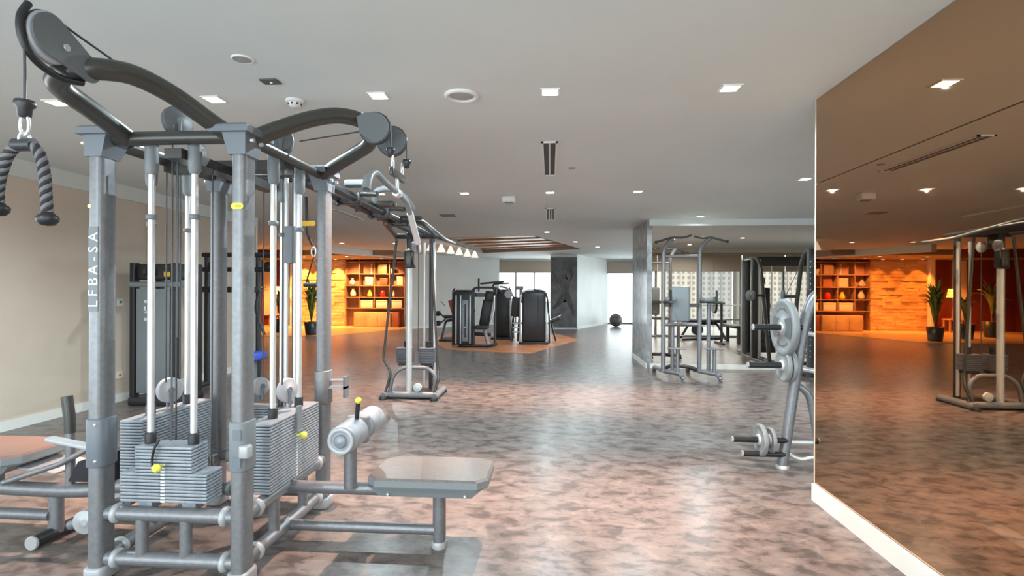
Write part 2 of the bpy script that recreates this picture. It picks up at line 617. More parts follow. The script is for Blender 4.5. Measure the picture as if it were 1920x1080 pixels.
# alcove windows (seen in the back mirror)
window(1, 2.02, 9.78, 3.2, 0.0, 2.62, 6, 1, trans=0.55)
struct('wall_alcove', MB().box((2.015, 3.05, 2.62), (9.9, 3.35, H)), 'wallw')
for k in range(6):
    x = 2.02 + k * (7.76 / 6)
    t = thing('roller_blind', '%s drawn partway down an alcove window, %s' % ('tan roller blind', ['nearest the bronze partition', 'second from the bronze partition', 'third from the bronze partition', 'fourth from the bronze partition', 'fifth from the bronze partition', 'farthest from the bronze partition'][k]), 'blind', (x + .65, 3.36, 2.05), group='alcove roller blinds')
    obj('blind_fabric', MB().box((x + .02, 3.355, 2.07), (x + 1.28, 3.36, 2.58)), 'blind', t)
    obj('bottom_bar', MB().cyl((x + .02, 3.357, 2.06), (x + 1.28, 3.357, 2.06), .014, 10), 'blind', t)
    obj('roller', MB().cyl((x + .02, 3.357, 2.60), (x + 1.28, 3.357, 2.60), .03, 12), 'blind', t)

# unseen windows behind the camera, set close for added daylight
window(4, XL, XM, -1.5, 0.0, 2.6, 6, 1)
struct('wall_front', MB().box((XL - .25, -1.6, 2.6), (XM + .2, -1.4, H)), 'wallw')
fr5 = MB().box((XL - .12, -1.5, 2.55), (XL, 3.6, 2.62)).box((XL - .12, -1.5, 0), (XL, 3.6, .06))
w5 = struct('window_5', fr5, 'alu')  # unseen side glazing, added to let in more daylight
for k in range(4):
    y = -1.5 + k * 1.27
    obj('mullion', MB().box((XL - .1, y, .06), (XL - .02, y + .06, 2.55)), 'alu', w5)
    obj('pane', MB().box((XL - .066, y + .06, .06), (XL - .054, y + 1.27, 2.55)), 'glass', w5)

# far end: windows, poster wall, oblique white walls
window(2, -2.3, 0.1, 23.4, 0.0, 2.25, 3, -1, trans=0.9)
struct('wall_far', MB().box((-2.6, 23.3, 2.25), (0.4, 23.5, H)), 'wallw')
window(3, 2.4, 4.9, 23.6, 0.0, 2.24, 2, -1)
struct('wall_far_corridor', MB().box((2.3, 23.5, 2.24), (5.0, 23.7, H)), 'wallw')
for x0, x1, y, nm in ((-2.25, 0.05, 23.25, 'cream roller blind above the far window left of the poster'), (2.45, 4.85, 23.45, 'cream roller blind above the far corridor window')):
    t = thing('roller_blind', nm, 'blind', ((x0 + x1) / 2, y, 2.2))
    obj('blind_fabric', MB().box((x0, y - .003, 2.22), (x1, y + .003, 2.70)), 'blind', t)
    obj('bottom_bar', MB().cyl((x0, y, 2.21), (x1, y, 2.21), .016, 10), 'blind', t)
struct('wall_far_left', MB().prism([(-5.3, 19.4), (-2.15, 22.6), (-2.3, 23.5), (-5.29, 20.2)], H), 'wallw')
pp = struct('wall_poster', MB().prism([(0.0, 20.15), (1.0, 20.15), (2.5, 23.6), (2.3, 23.75), (0.0, 20.4)], H), 'wallw')
struct('baseboard_poster', MB().prism([(1.0, 20.14), (2.5, 23.6), (2.52, 23.59), (1.02, 20.13)], 0.09), 'base')
struct('baseboard_far_left', MB().prism([(-5.3, 19.38), (-2.15, 22.58), (-2.13, 22.56), (-5.28, 19.36)], 0.09), 'base')
bk = [(-5.3, 19.4), (-7.0, 15.9), (-7.2, 15.98), (-5.5, 19.48)]
struct('trim_5', MB().prism(bk, 0.2, Matrix.Translation((0, 0, H - .2))), 'wallw')

# lounge back walls
st = struct('wall_lounge', MB().box((-10.1, 20.75, 0), (-8.06, 20.95, 2.62)), 'stonewall')
# split-stone courses proud of the wall
for r in range(20):
    z = 0.05 + r * 0.128
    x = -10.1
    while x < -8.1:
        w = random.uniform(.25, .55)
        x1 = min(x + w, -8.06)
        dp = random.uniform(.012, .05)
        obj('stone', MB().box((x + .004, 20.75 - dp, z), (x1 - .004, 20.752, z + .122)), 'stonewall', st)
        x = x1
struct('wall_lounge_left', MB().box((-13.2, 20.8, 0), (-10.2, 20.95, H)), 'darkred')
struct('wall_lounge_side', MB().box((-13.4, 9.9, 0), (-13.2, 20.95, H)), 'darkred')
struct('wall_lounge_front', MB().box((-13.4, 9.72, 0), (XL - .25, 9.9, H)), 'wallw')
struct('trim_6', MB().box((-10.26, 20.55, 0), (-10.1, 20.95, H)), 'base')
struct('ceiling_lounge', MB().box((-13.2, 17.9, 2.62), (-5.3, 20.95, H - .005)), 'wallback')
struct('trim_7', MB().box((-13.2, 17.6, 2.50), (-9.2, 17.9, H)), 'darkred')
struct('wall_lounge_right', MB().box((-5.55, 20.3, 0), (-5.3, 20.95, 2.62)), 'shelfwood')
struct('wall_bookcase', MB().box((-8.06, 20.85, 0), (-5.5, 20.95, 2.62)), 'darkred')
cp = MB().box((-11.45, 20.7, 0.4), (-11.0, 20.8, 2.6))
tag(obj('wall_panel', cp, 'cream'), 'tall cream wall panel on the dark red lounge wall', 'panel')

# orange training mat
cm = obj('training_mat', MB().prism([(-3.45, 15.4), (-2.5, 12.85), (-0.47, 12.25), (0.85, 15.8), (0.3, 17.6), (-3.3, 17.8)], 0.008), 'carpet')
tag(cm, 'orange floor mat under the black weight machines near the poster', 'mat')

# ------------------------------------------------------------------ ceiling fittings
def downlight(x, y, label, size=0.105, power=250, lamp=True, ang=60, z=H, fill=64):
    t = thing('recessed_downlight', label, 'ceiling light', (x, y, z), group='recessed ceiling downlights')
    s = size / 2
    fr = MB()
    for lo, hi in (((-s - .012, -s - .012), (s + .012, -s)), ((-s - .012, s), (s + .012, s + .012)), ((-s - .012, -s), (-s, s)), ((s, -s), (s + .012, s))):
        fr.box((x + lo[0], y + lo[1], z - .008), (x + hi[0], y + hi[1], z))
    obj('trim_ring', fr, 'white', t)
    obj('lens', MB().box((x - s, y - s, z - .004), (x + s, y + s, z - .001)), 'lens', t)
    if lamp:
        spot('downlight_beam', (x, y, z - .03), power, WARM, ang, 0.9, 0.0)
        spot('downlight_flood', (x, y, z - .03), fill, NEUTRAL, 168, 0.5, 0.0)  # extra wide cool fill, added to brighten ceiling and walls
    return t


row_x = [-3.5275 + 1.1739 * i for i in range(5)]
names = ['leftmost', 'second from left', 'middle', 'second from right', 'rightmost']
for i, x in enumerate(row_x):
    downlight(x, 3.61, 'square warm downlight, %s of the five in the nearest ceiling row' % names[i])
for i, x in enumerate([-2.356, -1.182, -0.008, 1.166]):
    downlight(x, 7.325, 'square warm downlight, %s of the second ceiling row, beyond the slot vent' % ['first from left', 'second from left', 'third from left', 'rightmost'][i])
for i, x in enumerate([-3.53, -2.356, -1.182, -0.008, 1.166]):
    if i in (1, 3):
        downlight(x, -0.1, 'square warm downlight overhead behind the camera, %s' % ('left' if i == 1 else 'right'), power=120)
for i, (x, y) in enumerate([(-0.08, 12.32), (0.68, 14.78), (1.43, 16.61), (2.66, 9.78), (-6.0, 15.1), (-4.46, 15.15)]):
    downlight(x, y, 'small square downlight %s' % ['in front of the wooden ceiling tray', 'right of the wooden ceiling tray', 'right of the tray near the poster', 'above the mirrored back wall', 'left of the far bulkhead by the lounge', 'at the left of the wooden ceiling tray'][i], power=60, ang=80)
for i, (x, y) in enumerate([(3.0, 6.6), (4.8, 6.6), (6.6, 6.6), (4.0, 4.6)]):
    downlight(x, y, 'square downlight in the mirrored alcove ceiling, %s' % ['left of three', 'middle of three', 'right of three', 'closest to the alcove windows'][i], power=60, ang=90)
# lounge: three spots washing the stone wall, two over the shelves, floor light
for i, x in enumerate([-9.74, -9.05, -8.36]):
    t = downlight(x, 20.42, 'amber spotlight washing the stone wall, %s of three' % ['left', 'middle', 'right'][i], size=.09, lamp=False, z=2.62)
    spot('stone_wash', (x, 20.42, 2.58), 300, AMBER, 78, 0.5, 0.03, aim=(x, 20.62, 0.2))
for i, (x, y) in enumerate([(-7.5, 20.0), (-6.4, 20.0)]):
    downlight(x, y, 'small downlight over the bookcase, %s one' % ['left', 'right'][i], size=.08, lamp=False, z=2.62)
    spot('shelf_wash', (x, y - .25, 2.58), 260, (1.0, 0.50, 0.18), 100, 0.7, 0.04, aim=(x, 20.7, 1.0))
for i, (x, y) in enumerate([(-8.9, 18.9), (-10.9, 19.4), (-7.2, 18.6)]):
    downlight(x, y, 'amber downlight over the pale lounge floor, %s' % ['middle', 'left', 'right'][i], size=.09, lamp=False, z=2.62)
    spot('lounge_beam', (x, y, 2.58), 330, (1.0, 0.46, 0.12), 115, 0.6, 0.05)

# six glowing cones added in place of light scallops along the left edge of the tray
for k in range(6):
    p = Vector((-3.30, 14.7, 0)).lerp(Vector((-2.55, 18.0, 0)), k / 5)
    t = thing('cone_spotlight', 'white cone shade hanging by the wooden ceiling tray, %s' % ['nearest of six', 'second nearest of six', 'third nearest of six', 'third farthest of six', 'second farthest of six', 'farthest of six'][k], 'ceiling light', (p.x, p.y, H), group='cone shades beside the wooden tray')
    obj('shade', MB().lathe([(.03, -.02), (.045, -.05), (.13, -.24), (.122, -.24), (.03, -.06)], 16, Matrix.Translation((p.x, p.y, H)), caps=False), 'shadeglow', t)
    obj('stem', MB().cyl((p.x, p.y, H), (p.x, p.y, H - .03), .012, 8), 'white', t)
    obj('bulb', MB().ball((p.x, p.y, H - .19), .045, 10), 'lens', t)

# round ceiling speaker
t = thing('ceiling_speaker', 'large round white ceiling speaker between two downlights', 'speaker', (-.61, 3.64, H))
mx_ = Matrix.Translation((-.61, 3.64, H))
obj('bezel', MB().lathe([(.118, 0), (.118, -.012), (.105, -.02), (.088, -.014), (.085, 0)], 36, mx_, caps=False), 'white', t)
obj('grille', MB().lathe([(.087, -.004), (.07, -.010), (.0001, -.012)], 36, mx_, caps=False), mat('speaker_grille', (.42, .42, .42), .6), t)
t = thing('ceiling_speaker', 'small round flat speaker cover near the top left of ceiling', 'speaker', (-1.78, 2.99, H))
mx_ = Matrix.Translation((-1.78, 2.99, H))
obj('bezel', MB().lathe([(.062, 0), (.062, -.006), (.054, -.009), (.05, -.006)], 28, mx_, caps=False), 'white', t)
obj('grille', MB().lathe([(.051, -.005), (.0001, -.007)], 28, mx_, caps=False), mat('speaker_mesh', (.36, .36, .35), .6), t)
# small square vent
t = thing('ceiling_sensor', 'dark square ceiling sensor plate with white centre dot', 'sensor', (-1.79, 3.32, H))
obj('plate', MB().rbox((-1.79, 3.32, H - .004), (.115, .085, .008), .008, .002), mat('sensor_face', (.11, .10, .09), .5), t)
obj('dot', MB().ball((-1.785, 3.32, H - .008), .010, 10), 'white', t)
# smoke detectors
def smoke(x, y, label, s=1.0):
    t = thing('smoke_detector', label, 'smoke detector', (x, y, H))
    m_ = Matrix.Translation((x, y, H)) @ Matrix.Scale(s, 4)
    obj('base', MB().lathe([(.062, 0), (.062, -.014), (.056, -.018)], 28, m_), 'white', t)
    obj('chamber', MB().lathe([(.046, -.017), (.044, -.036), (.032, -.05), (.0001, -.052)], 28, m_), 'white', t)
    v = MB()
    for k in range(8):
        a = k * PI / 4
        v.box((-.006, -.0475, -.037), (.006, -.043, -.025), m_ @ Matrix.Rotation(a, 4, 'Z'))
    obj('vent_slot', v, 'grille', t)
smoke(-1.80, 3.67, 'white domed smoke detector left of the second downlight in near row')
t = thing('ceiling_unit', 'white box sensor on the ceiling between second row downlights', 'sensor', (-.59, 7.61, H))
obj('housing', MB().rbox((-.59, 7.61, H - .045), (.20, .16, .09), .03, .02), 'white', t)
obj('lens_cover', MB().rbox((-.59, 7.61, H - .095), (.12, .10, .02), .03, .006), 'plastic', t)
t = thing('ceiling_sprinkler', 'tiny round sprinkler cap right of the slot vent', 'sprinkler', (.23, 5.88, H))
obj('cap', MB().lathe([(.04, 0), (.04, -.006), (.03, -.009), (.0001, -.009)], 16, Matrix.Translation((.23, 5.88, H))), mat('cap_grey', (.3, .3, .3), .5), t)


def slot_vent(x, y0, y1, w, n, label):
    t = thing('slot_vent', label, 'vent', (x, (y0 + y1) / 2, H))
    fr = MB()
    fr.box((x - w, y0, H - .012), (x - w + .02, y1, H))
    fr.box((x + w - .02, y0, H - .012), (x + w, y1, H))
    fr.box((x - w, y0, H - .012), (x + w, y0 + .02, H))
    fr.box((x - w, y1 - .02, H - .012), (x + w, y1, H))
    obj('frame', fr, 'white', t)
    obj('backing', MB().box((x - w + .02, y0 + .02, H - .003), (x + w - .02, y1 - .02, H)), 'grille', t)
    for k in range(n):
        xx = x - w + .02 + (k + 1) * (2 * w - .04) / (n + 1)
        obj('louvre', MB().box((xx - .007, y0 + .02, H - .010), (xx + .007, y1 - .02, H - .003)), 'white', t)


slot_vent(-.012, 4.82, 6.22, .075, 1, 'long white slot air vent in the ceiling, nearest')
slot_vent(0.0, 8.73, 10.18, .085, 2, 'short looking white slot air vent farther along the ceiling')
slot_vent(-3.60, 8.68, 10.03, .06, 1, 'thin white slot air vent near the left side')
t = thing('ceiling_plate', 'flat brown access plate in the ceiling left of the slot vents', 'plate', (-1.83, 9.52, H))
obj('cover', MB().rbox((-1.83, 9.52, H - .005), (.27, .28, .01), .02, .003), mat('brown_plate', (.22, .20, .18), .5), t)

# wall switches on the tan wall
for z, y, lb, kn in ((1.27, 6.53, 'square white wall plate with a dark key, at chest height', True), (.34, 6.52, 'low cream socket plate near the skirting', False)):
    t = thing('wall_plate', lb, 'switch', (XL, y, z))
    obj('plate', MB().rbox((0, 0, 0), (.095, .095, .012), .012, .003, mtx=Matrix.Translation((XL + .006, y, z)) @ Matrix.Rotation(PI / 2, 4, 'Y')), 'white' if kn else 'cream', t)
    if kn:
        obj('key', MB().prism([(-.02, .018), (.02, .018), (0, -.02)], .006, Matrix.Translation((XL + .011, y, z)) @ Matrix.Rotation(PI / 2, 4, 'Z') @ Matrix.Rotation(PI / 2, 4, 'X')), 'dark', t)
    else:
        obj('socket_hole', MB().box((XL + .012, y - .015, z - .006), (XL + .014, y + .015, z + .006)), 'dark', t)

# ------------------------------------------------------------------ the big cable tower
X0, X1, Y0, Y1 = -2.245, -1.51, 2.55, 3.50
CX, CY = (X0 + X1) / 2, (Y0 + Y1) / 2
T = thing('cable_tower', 'large grey four-column cable weight tower in the left foreground', 'weight machine', (CX, CY, 0))
cols = {}
for nm, cx, cy in (('fl', X0, Y0), ('fr', X1, Y0), ('bl', X0, Y1), ('br', X1, Y1)):
    c = obj('column', MB().rbox((cx, cy, 1.085), (.076, .112, 2.09), .030, .0, seg=6), 'frame', T)
    cols[nm] = c
    ft = MB()
    ft.rbox((cx, cy, .035), (.105, .140, .07), .035, .012)
    obj('foot', ft, 'collar', c)
    sx = 1 if cx < CX else -1
    sy = 1 if cy < CY else -1
    k = MB()
    k.frustum((cx, cy, 2.10), (.086, .122), (cx + sx * .012, cy + sy * .012, 2.205), (.118, .158))
    k.frustum((cx + sx * .03, cy + sy * .035, 2.205), (.20, .25), (cx + sx * .03, cy + sy * .035, 2.235), (.20, .25))
    k.frustum((cx + sx * .03, cy + sy * .035, 2.235), (.20, .25), (cx + sx * .03, cy + sy * .035, 2.247), (.17, .22))
    obj('column_bracket', k, 'cap', c)
    b = MB()
    for dy in (-.04, .04):
        b.cyl((cx + sx * -.06, cy + dy, 2.17), (cx + sx * -.075, cy + dy, 2.17), .010, 8)
    obj('bolt', b, 'chrome', c)

# lower rails, collars, posts
for z in (.10, .325):
    for a, b in (((X0, Y0), (X1, Y0)), ((X0, Y1), (X1, Y1)), ((X0, Y0), (X0, Y1)), ((X1, Y0), (X1, Y1))):
        r = obj('lower_rail', MB().cyl((*a, z), (*b, z), .036, 18), 'frame', T)
        d = (Vector((*b, 0)) - Vector((*a, 0))).normalized()
        for p, s in ((a, 1), (b, -1)):
            q = Vector((*p, z)) + d * s * (.085 if abs(d.x) > .5 else .12)
            obj('weld_collar', MB().lathe([(.036, -.016), (.047, -.010), (.049, 0), (.047, .010), (.036, .016)], 20, axis_mtx(q, d), caps=False), 'collar', r)
for (x, y) in ((-2.03, Y0), (-1.80, Y0), (-2.03, Y1), (-1.80, Y1), (X0, 2.9), (X0, 3.2), (X1, 2.86), (X1, 3.2)):
    obj('short_post', MB().cyl((x, y, .10), (x, y, .325), .029, 16), 'frame', T)

# top rails
for a, b, r in (((X0, Y0), (X1, Y0), .034), ((X0, Y1), (X1, Y1), .034), ((X0, Y0), (X0, Y1), .036), ((X1, Y0), (X1, Y1), .028)):
    obj('top_rail', MB().cyl((*a, 2.20), (*b, 2.20), r, 16), 'arm', T)
obj('cross_member', MB().box((X0, CY - .05, 2.13), (X1, CY + .05, 2.19)), 'arm', T)
obj('cross_member', MB().box((CX - .045, Y0, 2.10), (CX + .045, Y1, 2.15)), 'arm', T)


def stack(c, length, depth, along_x, z0, n, pitch, wide=None, rods=.115, label=None, pin_out=None, pin_z=None, bushing=True, face=None):
    """one weight stack with its plates, two guide rods, selector strip and pin"""
    cx, cy = c
    blk = MB()
    for s in (-1, 1):
        x, y = (cx + s * rods, cy) if along_x else (cx, cy + s * rods)
        blk.box((x - .035, y - .035, z0 - .045), (x + .035, y + .035, z0))
    sk = obj('weight_stack', blk, 'plate', T)
    cache = {}
    for i in range(n):
        L_ = length if (wide is None or i >= wide[0]) else wide[1]
        if L_ not in cache:
            sz = (L_, depth, pitch - .0035) if along_x else (depth, L_, pitch - .0035)
            me = MB().rbox((0, 0, 0), sz, .006, .0022, seg=2).mesh('weight_plate')
            me.materials.append(M['plate'])
            cache[L_] = me
        link_copy(cache[L_], 'weight_plate', sk, (cx - CX, cy - CY, z0 + pitch * (i + .5)))
    ztop = z0 + pitch * n
    for s in (-1, 1):
        x, y = (cx + s * rods, cy) if along_x else (cx, cy + s * rods)
        r = obj('guide_rod', MB().cyl((x, y, z0 - .02), (x, y, 2.12), .0165, 14), 'chrome', T)
        obj('rod_sleeve', MB().lathe([(.020, 2.03), (.030, 2.05), (.032, 2.10), (.032, 2.19)], 14, Matrix.Translation((x, y, 0))), 'plastic', r)
        obj('bushing', MB().lathe([(.026, ztop), (.026, ztop + .05), (.022, ztop + .055)], 14, Matrix.Translation((x, y, 0))), 'black', r)
        obj('rod_clip', MB().lathe([(.017, 1.80), (.026, 1.802), (.026, 1.825), (.017, 1.827)], 12, Matrix.Translation((x, y, 0))), 'plastic', r)
    f = face
    # selector strip with bright pin holes on the outer face
    if f is not None:
        ax = Vector(f)
        p = Vector((cx, cy, 0)) + ax * (depth / 2 + .0005)
        side = Vector((-ax.y, ax.x, 0))
        q = MB()
        for i in range(n):
            if i * pitch + z0 > (pin_z or 9):
                continue
            o = p + Vector((0, 0, z0 + pitch * (i + .5)))
            q.loft([[o + side * .011 * sx + Vector((0, 0, sz * .0045)) + ax * dd for sx, sz in ((-1, -1), (1, -1), (1, 1), (-1, 1))] for dd in (0, .0015)], True, False)
        obj('pin_hole_strip', q, 'print', sk)
        if pin_z:
            o = p + Vector((0, 0, pin_z))
            k = MB()
            k.cyl(o, o + ax * .03, .007, 10)
            k.lathe([(.006, 0), (.016, .004), (.022, .018), (.020, .03), (.010, .036)], 14, axis_mtx(o + ax * .022, ax))
            obj('selector_pin', k, 'yellow', sk)
    return sk


stack((-1.915, Y0 + .055), .30, .13, True, .385, 17, .0165, wide=(9, .455), rods=.115, face=(0, -1, 0), pin_z=.572)
stack((-1.915, Y1), .30, .13, True, .385, 17, .0165, wide=(9, .455), rods=.115)
stack((-1.535, 3.04), .60, .13, False, .36, 23, .0163, rods=.155, face=(1, 0, 0), pin_z=.60)
stack((-2.265, 3.06), .60, .13, False, .36, 23, .0163, rods=.155)
# tapered selector shrouds above the pins
sh = MB()
sh.loft([[(-1.468, 3.04 - .035, .63), (-1.452, 3.04 - .035, .63), (-1.452, 3.04 + .035, .63), (-1.468, 3.04 + .035, .63)],
         [(-1.468, 3.04 - .02, .77), (-1.452, 3.04 - .02, .77), (-1.452, 3.04 + .02, .77), (-1.468, 3.04 + .02, .77)]], True, False)
obj('pin_shroud', sh, 'plastic', T)
obj('pin_lanyard', MB().tube(smooth([(-1.93, 2.535, .70), (-1.945, 2.52, .66), (-1.96, 2.525, .60), (-1.955, 2.52, .575)], 4), .006, 8), 'black', T)

# pulleys and cables inside the tower
for c, ax, r in (((-2.265, 3.06, .845), (1, -.45, 0), .075), ((-1.535, 3.05, .86), (1, -.35, 0), .070), ((-1.93, 3.47, .80), (1, -.5, 0), .060),
                 ((-1.935, 2.66, 2.315), (1, -.35, 0), .078), ((-1.53, 2.96, 2.30), (-.25, 1, 0), .066), ((-1.60, 3.10, 2.31), (-.25, 1, 0), .064),
                 ((-1.74, 2.96, 2.17), (-.6, 1, 0), .066), ((-2.10, 3.05, 2.24), (.2, 1, 0), .06)):
    p = obj('pulley', grooved_wheel(c, ax, r, .030), 'pulley' if c[2] < 1.5 else 'greyplate2', T)
    ax = Vector(ax).normalized()
    br = MB()
    for s in (-1, 1):
        side = ax * .021 * s
        m_ = axis_mtx(Vector(c) + side, ax)
        up = -1 if c[2] < 1.5 else -1
        br.lathe([(.018, -.003), (.018, .003)], 12, m_)
        br.cyl(Vector(c) + side, Vector(c) + side + Vector((0, 0, up * (r + .03))), .009, 8)
    obj('pulley_fork', br, 'cap', p)
cb = MB()
for x, y, za, zb in ((-1.915, 2.60, .68, 2.28), (-2.00, 2.75, .40, 2.16), (-1.955, 2.85, .40, 2.16), (-1.93, 2.95, .40, 2.16), (-1.915, 2.64, 1.2, 2.16)):
    obj('cable', MB().cyl((x, y, za), (x, y, zb), .0042, 8), 'cable', T)
for x, y, za in ((-2.265 + .02, 3.0, .9), (-2.265 + .02, 3.12, .9), (-1.535, 2.99, .9), (-1.535, 3.11, .9), (-1.93, 3.5, .83)):
    obj('cable', MB().cyl((x, y, za), (x, y, 2.2), .0042, 8), 'cable', T)
obj('shock_tube', MB().cyl((-1.70, 3.42, 1.62), (-1.70, 3.42, 1.86), .040, 14), 'cap', T)
for dx in (-.03, .03):
    obj('guide_rod', MB().cyl((-1.70 + dx, 3.42, .7), (-1.70 + dx, 3.42, 2.18), .014, 12), 'chrome', T)

# front arm: bent tube loop reaching toward the viewer, with a big pulley
front = smooth([(-1.57, 2.57, 2.20), (-1.64, 2.47, 2.26), (-1.715, 2.33, 2.33), (-1.765, 2.17, 2.355), (-1.81, 2.05, 2.335), (-1.89, 1.99, 2.305), (-1.975, 2.02, 2.285), (-2.04, 2.12, 2.28), (-2.085, 2.3, 2.262), (-2.12, 2.56, 2.205)], 6)
fa = obj('front_arm', MB().tube(front, .043, 18), 'arm', T)
ho = MB()
for s in (-1, 1):
    mtx = Matrix.Translation((-1.85 + s * .024, 0, 0)) @ Matrix(((0, 0, 1, 0), (1, 0, 0, 0), (0, 1, 0, 0), (0, 0, 0, 1)))
    cA, cB, r = (1.845, 2.375), (2.005, 2.315), .078
    ang = math.atan2(cB[1] - cA[1], cB[0] - cA[0])
    poly = [(cA[0] + r * math.cos(ang + PI / 2 + k * PI / 14), cA[1] + r * math.sin(ang + PI / 2 + k * PI / 14)) for k in range(15)]
    poly += [(cB[0] + .05 * math.cos(ang - PI / 2 + k * PI / 10), cB[1] + .05 * math.sin(ang - PI / 2 + k * PI / 10)) for k in range(11)]
    ho.prism(poly, .006 * s, mtx)
obj('pulley_housing', ho, 'greyplate2', fa)
obj('pulley', grooved_wheel((-1.85, 1.855, 2.372), (1, 0, 0), .092, .036), 'pulley', fa)
obj('axle_cap', disc((-1.818, 1.90, 2.355), (1, 0, 0), .014, .008, 14, .002), 'collar', fa)
obj('cable_guard', MB().tube(smooth([(-1.85, 1.78, 2.46), (-1.85, 1.752, 2.40), (-1.85, 1.757, 2.33), (-1.85, 1.80, 2.272), (-1.85, 1.90, 2.245), (-1.85, 2.0, 2.262)], 5), .013, 10), 'black', fa)
obj('cable', MB().tube(smooth([(-1.90, 2.60, 2.38), (-1.86, 2.2, 2.415), (-1.85, 1.95, 2.445), (-1.85, 1.86, 2.465), (-1.85, 1.79, 2.435), (-1.85, 1.768, 2.36), (-1.85, 1.768, 2.2), (-1.85, 1.768, 2.10)], 6), .0045, 8), 'cable', fa)
obj('cable_stop', MB().lathe([(.008, .045), (.030, .04), (.032, .022), (.022, .012), (.020, -.015), (.012, -.02)], 16, Matrix.Translation((-1.85, 1.768, 2.07))), 'dark', fa)

# right arm, mirrored shape, two pulleys
right = smooth([(-1.50, 2.60, 2.20), (-1.40, 2.68, 2.275), (-1.28, 2.78, 2.355), (-1.17, 2.88, 2.405), (-1.08, 2.985, 2.41), (-1.045, 3.07, 2.375), (-1.085, 3.155, 2.325), (-1.20, 3.24, 2.29), (-1.35, 3.34, 2.25), (-1.49, 3.44, 2.205)], 6)
ra = obj('right_arm', MB().tube(right, .043, 18), 'arm', T)
for y, z, x in ((2.93, 2.345, -.975), (3.12, 2.325, -.935)):
    hs = MB()
    for s in (-1, 1):
        m_ = Matrix(((1, 0, 0, 0), (0, 0, 1, y + s * .018), (0, 1, 0, 0), (0, 0, 0, 1)))
        r = .083
        poly = [(x + r * math.cos(-PI / 2 + k * PI / 16), z + r * math.sin(-PI / 2 + k * PI / 16)) for k in range(17)] + [(x - .05, z + .083), (x - .10, z + .06), (x - .08, z - .03)]
        hs.prism(poly, .006 * s, m_)
    obj('pulley_housing', hs, 'greyplate2', ra)
    obj('pulley', grooved_wheel((x, y, z), (0, 1, 0), .090, .030), 'cable', ra)
    obj('cable', MB().tube([(-1.5, y, 2.335), (x - .01, y, z + .088), (x + .06, y, z + .065), (x + .088, y, z), (x + .088, y, z - .12)], .0045, 8), 'cable', ra)
    obj('cable_stop', MB().lathe([(.008, .03), (.024, .025), (.026, .008), (.016, -.004), (.016, -.022), (.008, -.026)], 14, Matrix.Translation((x + .088, y, z - .135))), 'dark', ra)

# right bench (lat pull-down seat)
BY = 3.0
obj('bench_rail', MB().cyl((X1, BY, .315), (-.47, BY, .315), .035, 18), 'frame', T)
obj('bench_brace', MB().cyl((X1, BY, .095), (-.62, BY, .095), .030, 18), 'frame', T)
lg = obj('bench_leg', MB().cyl((-.62, BY, .02), (-.62, BY, .33), .037, 18), 'frame', T)
obj('foot_pad', MB().lathe([(.044, 0), (.046, .02), (.040, .035)], 18, Matrix.Translation((-.62, BY, 0))), 'collar', lg)
trp = MB()
trp.loft([[(-.92, 2.86, .33), (-.92, 3.14, .33), (-.42, 3.14, .33), (-.42, 2.86, .33)],
          [(-.97, 2.83, .388), (-.97, 3.17, .388), (-.36, 3.17, .388), (-.36, 2.83, .388)]], True, False)
stt = obj('seat_tray', trp, 'vinylside', T)
for x in (-.87, -.45):
    obj('screw', MB().ball((x, 2.845, .345), .010, 8), 'chrome', stt)
oct_ = [(-.985, 2.86), (-.93, 2.80), (-.38, 2.80), (-.325, 2.86), (-.325, 3.14), (-.38, 3.20), (-.90, 3.20), (-.985, 3.14)]
def pad(poly, z0, z1, b=.012):
    cx = sum(p[0] for p in poly) / len(poly)
    cy = sum(p[1] for p in poly) / len(poly)
    def ring(k, z):
        return [(cx + (x - cx) * k, cy + (y - cy) * k, z) for x, y in poly]
    k = 1 - b / .3
    return ring(k, z0), ring(1, z0 + b), ring(1, z1 - b), ring(k, z1)
r = pad(oct_, .388, .445)
obj('seat_pad', MB().loft(r[:3], True, False), 'vinylside', T)
obj('seat_top', MB().loft(r[2:], True, False), 'vinyl', T)
obj('roller_post', MB().cyl((-1.12, BY - .04, .33), (-1.12, BY - .04, .66), .036, 16), 'frame', T)
RX, RZ = -1.09, .655
brk = MB().rbox((RX, 3.0, RZ), (.13, .07, .15), .03, .01)
rb = obj('roller_bracket', brk, 'plastic', T)
for y0, y1 in ((2.74, 2.965), (3.05, 3.27)):
    rr = obj('thigh_roller', MB().lathe([(.055, 0), (.070, .006), (.078, .02), (.078, y1 - y0 - .02), (.070, y1 - y0 - .006), (.055, y1 - y0)], 28, axis_mtx((RX, y0, RZ), (0, 1, 0))), 'plate', T)
    obj('roller_rim', MB().lathe([(.070, -.004), (.062, -.010), (.050, -.004), (.046, .004)], 28, axis_mtx((RX, y0, RZ), (0, 1, 0)), caps=False), 'collar', rr)
    obj('roller_cap', MB().lathe([(.036, .004), (.036, -.008), (.026, -.018), (.0001, -.022)], 22, axis_mtx((RX, y0, RZ), (0, 1, 0)) @ Matrix.Scale(1, 4)), 'plate', rr)
obj('roller_shaft', MB().cyl((RX, 2.95, RZ), (RX, 3.08, RZ), .024, 14), 'chrome', T)
lv = obj('adjust_lever', MB().cyl((-1.075, 2.93, .71), (-1.055, 2.90, .83), .0125, 12), 'black', T)
obj('lever_knob', MB().ball((-1.053, 2.897, .838), .018, 12), 'yellow', lv)

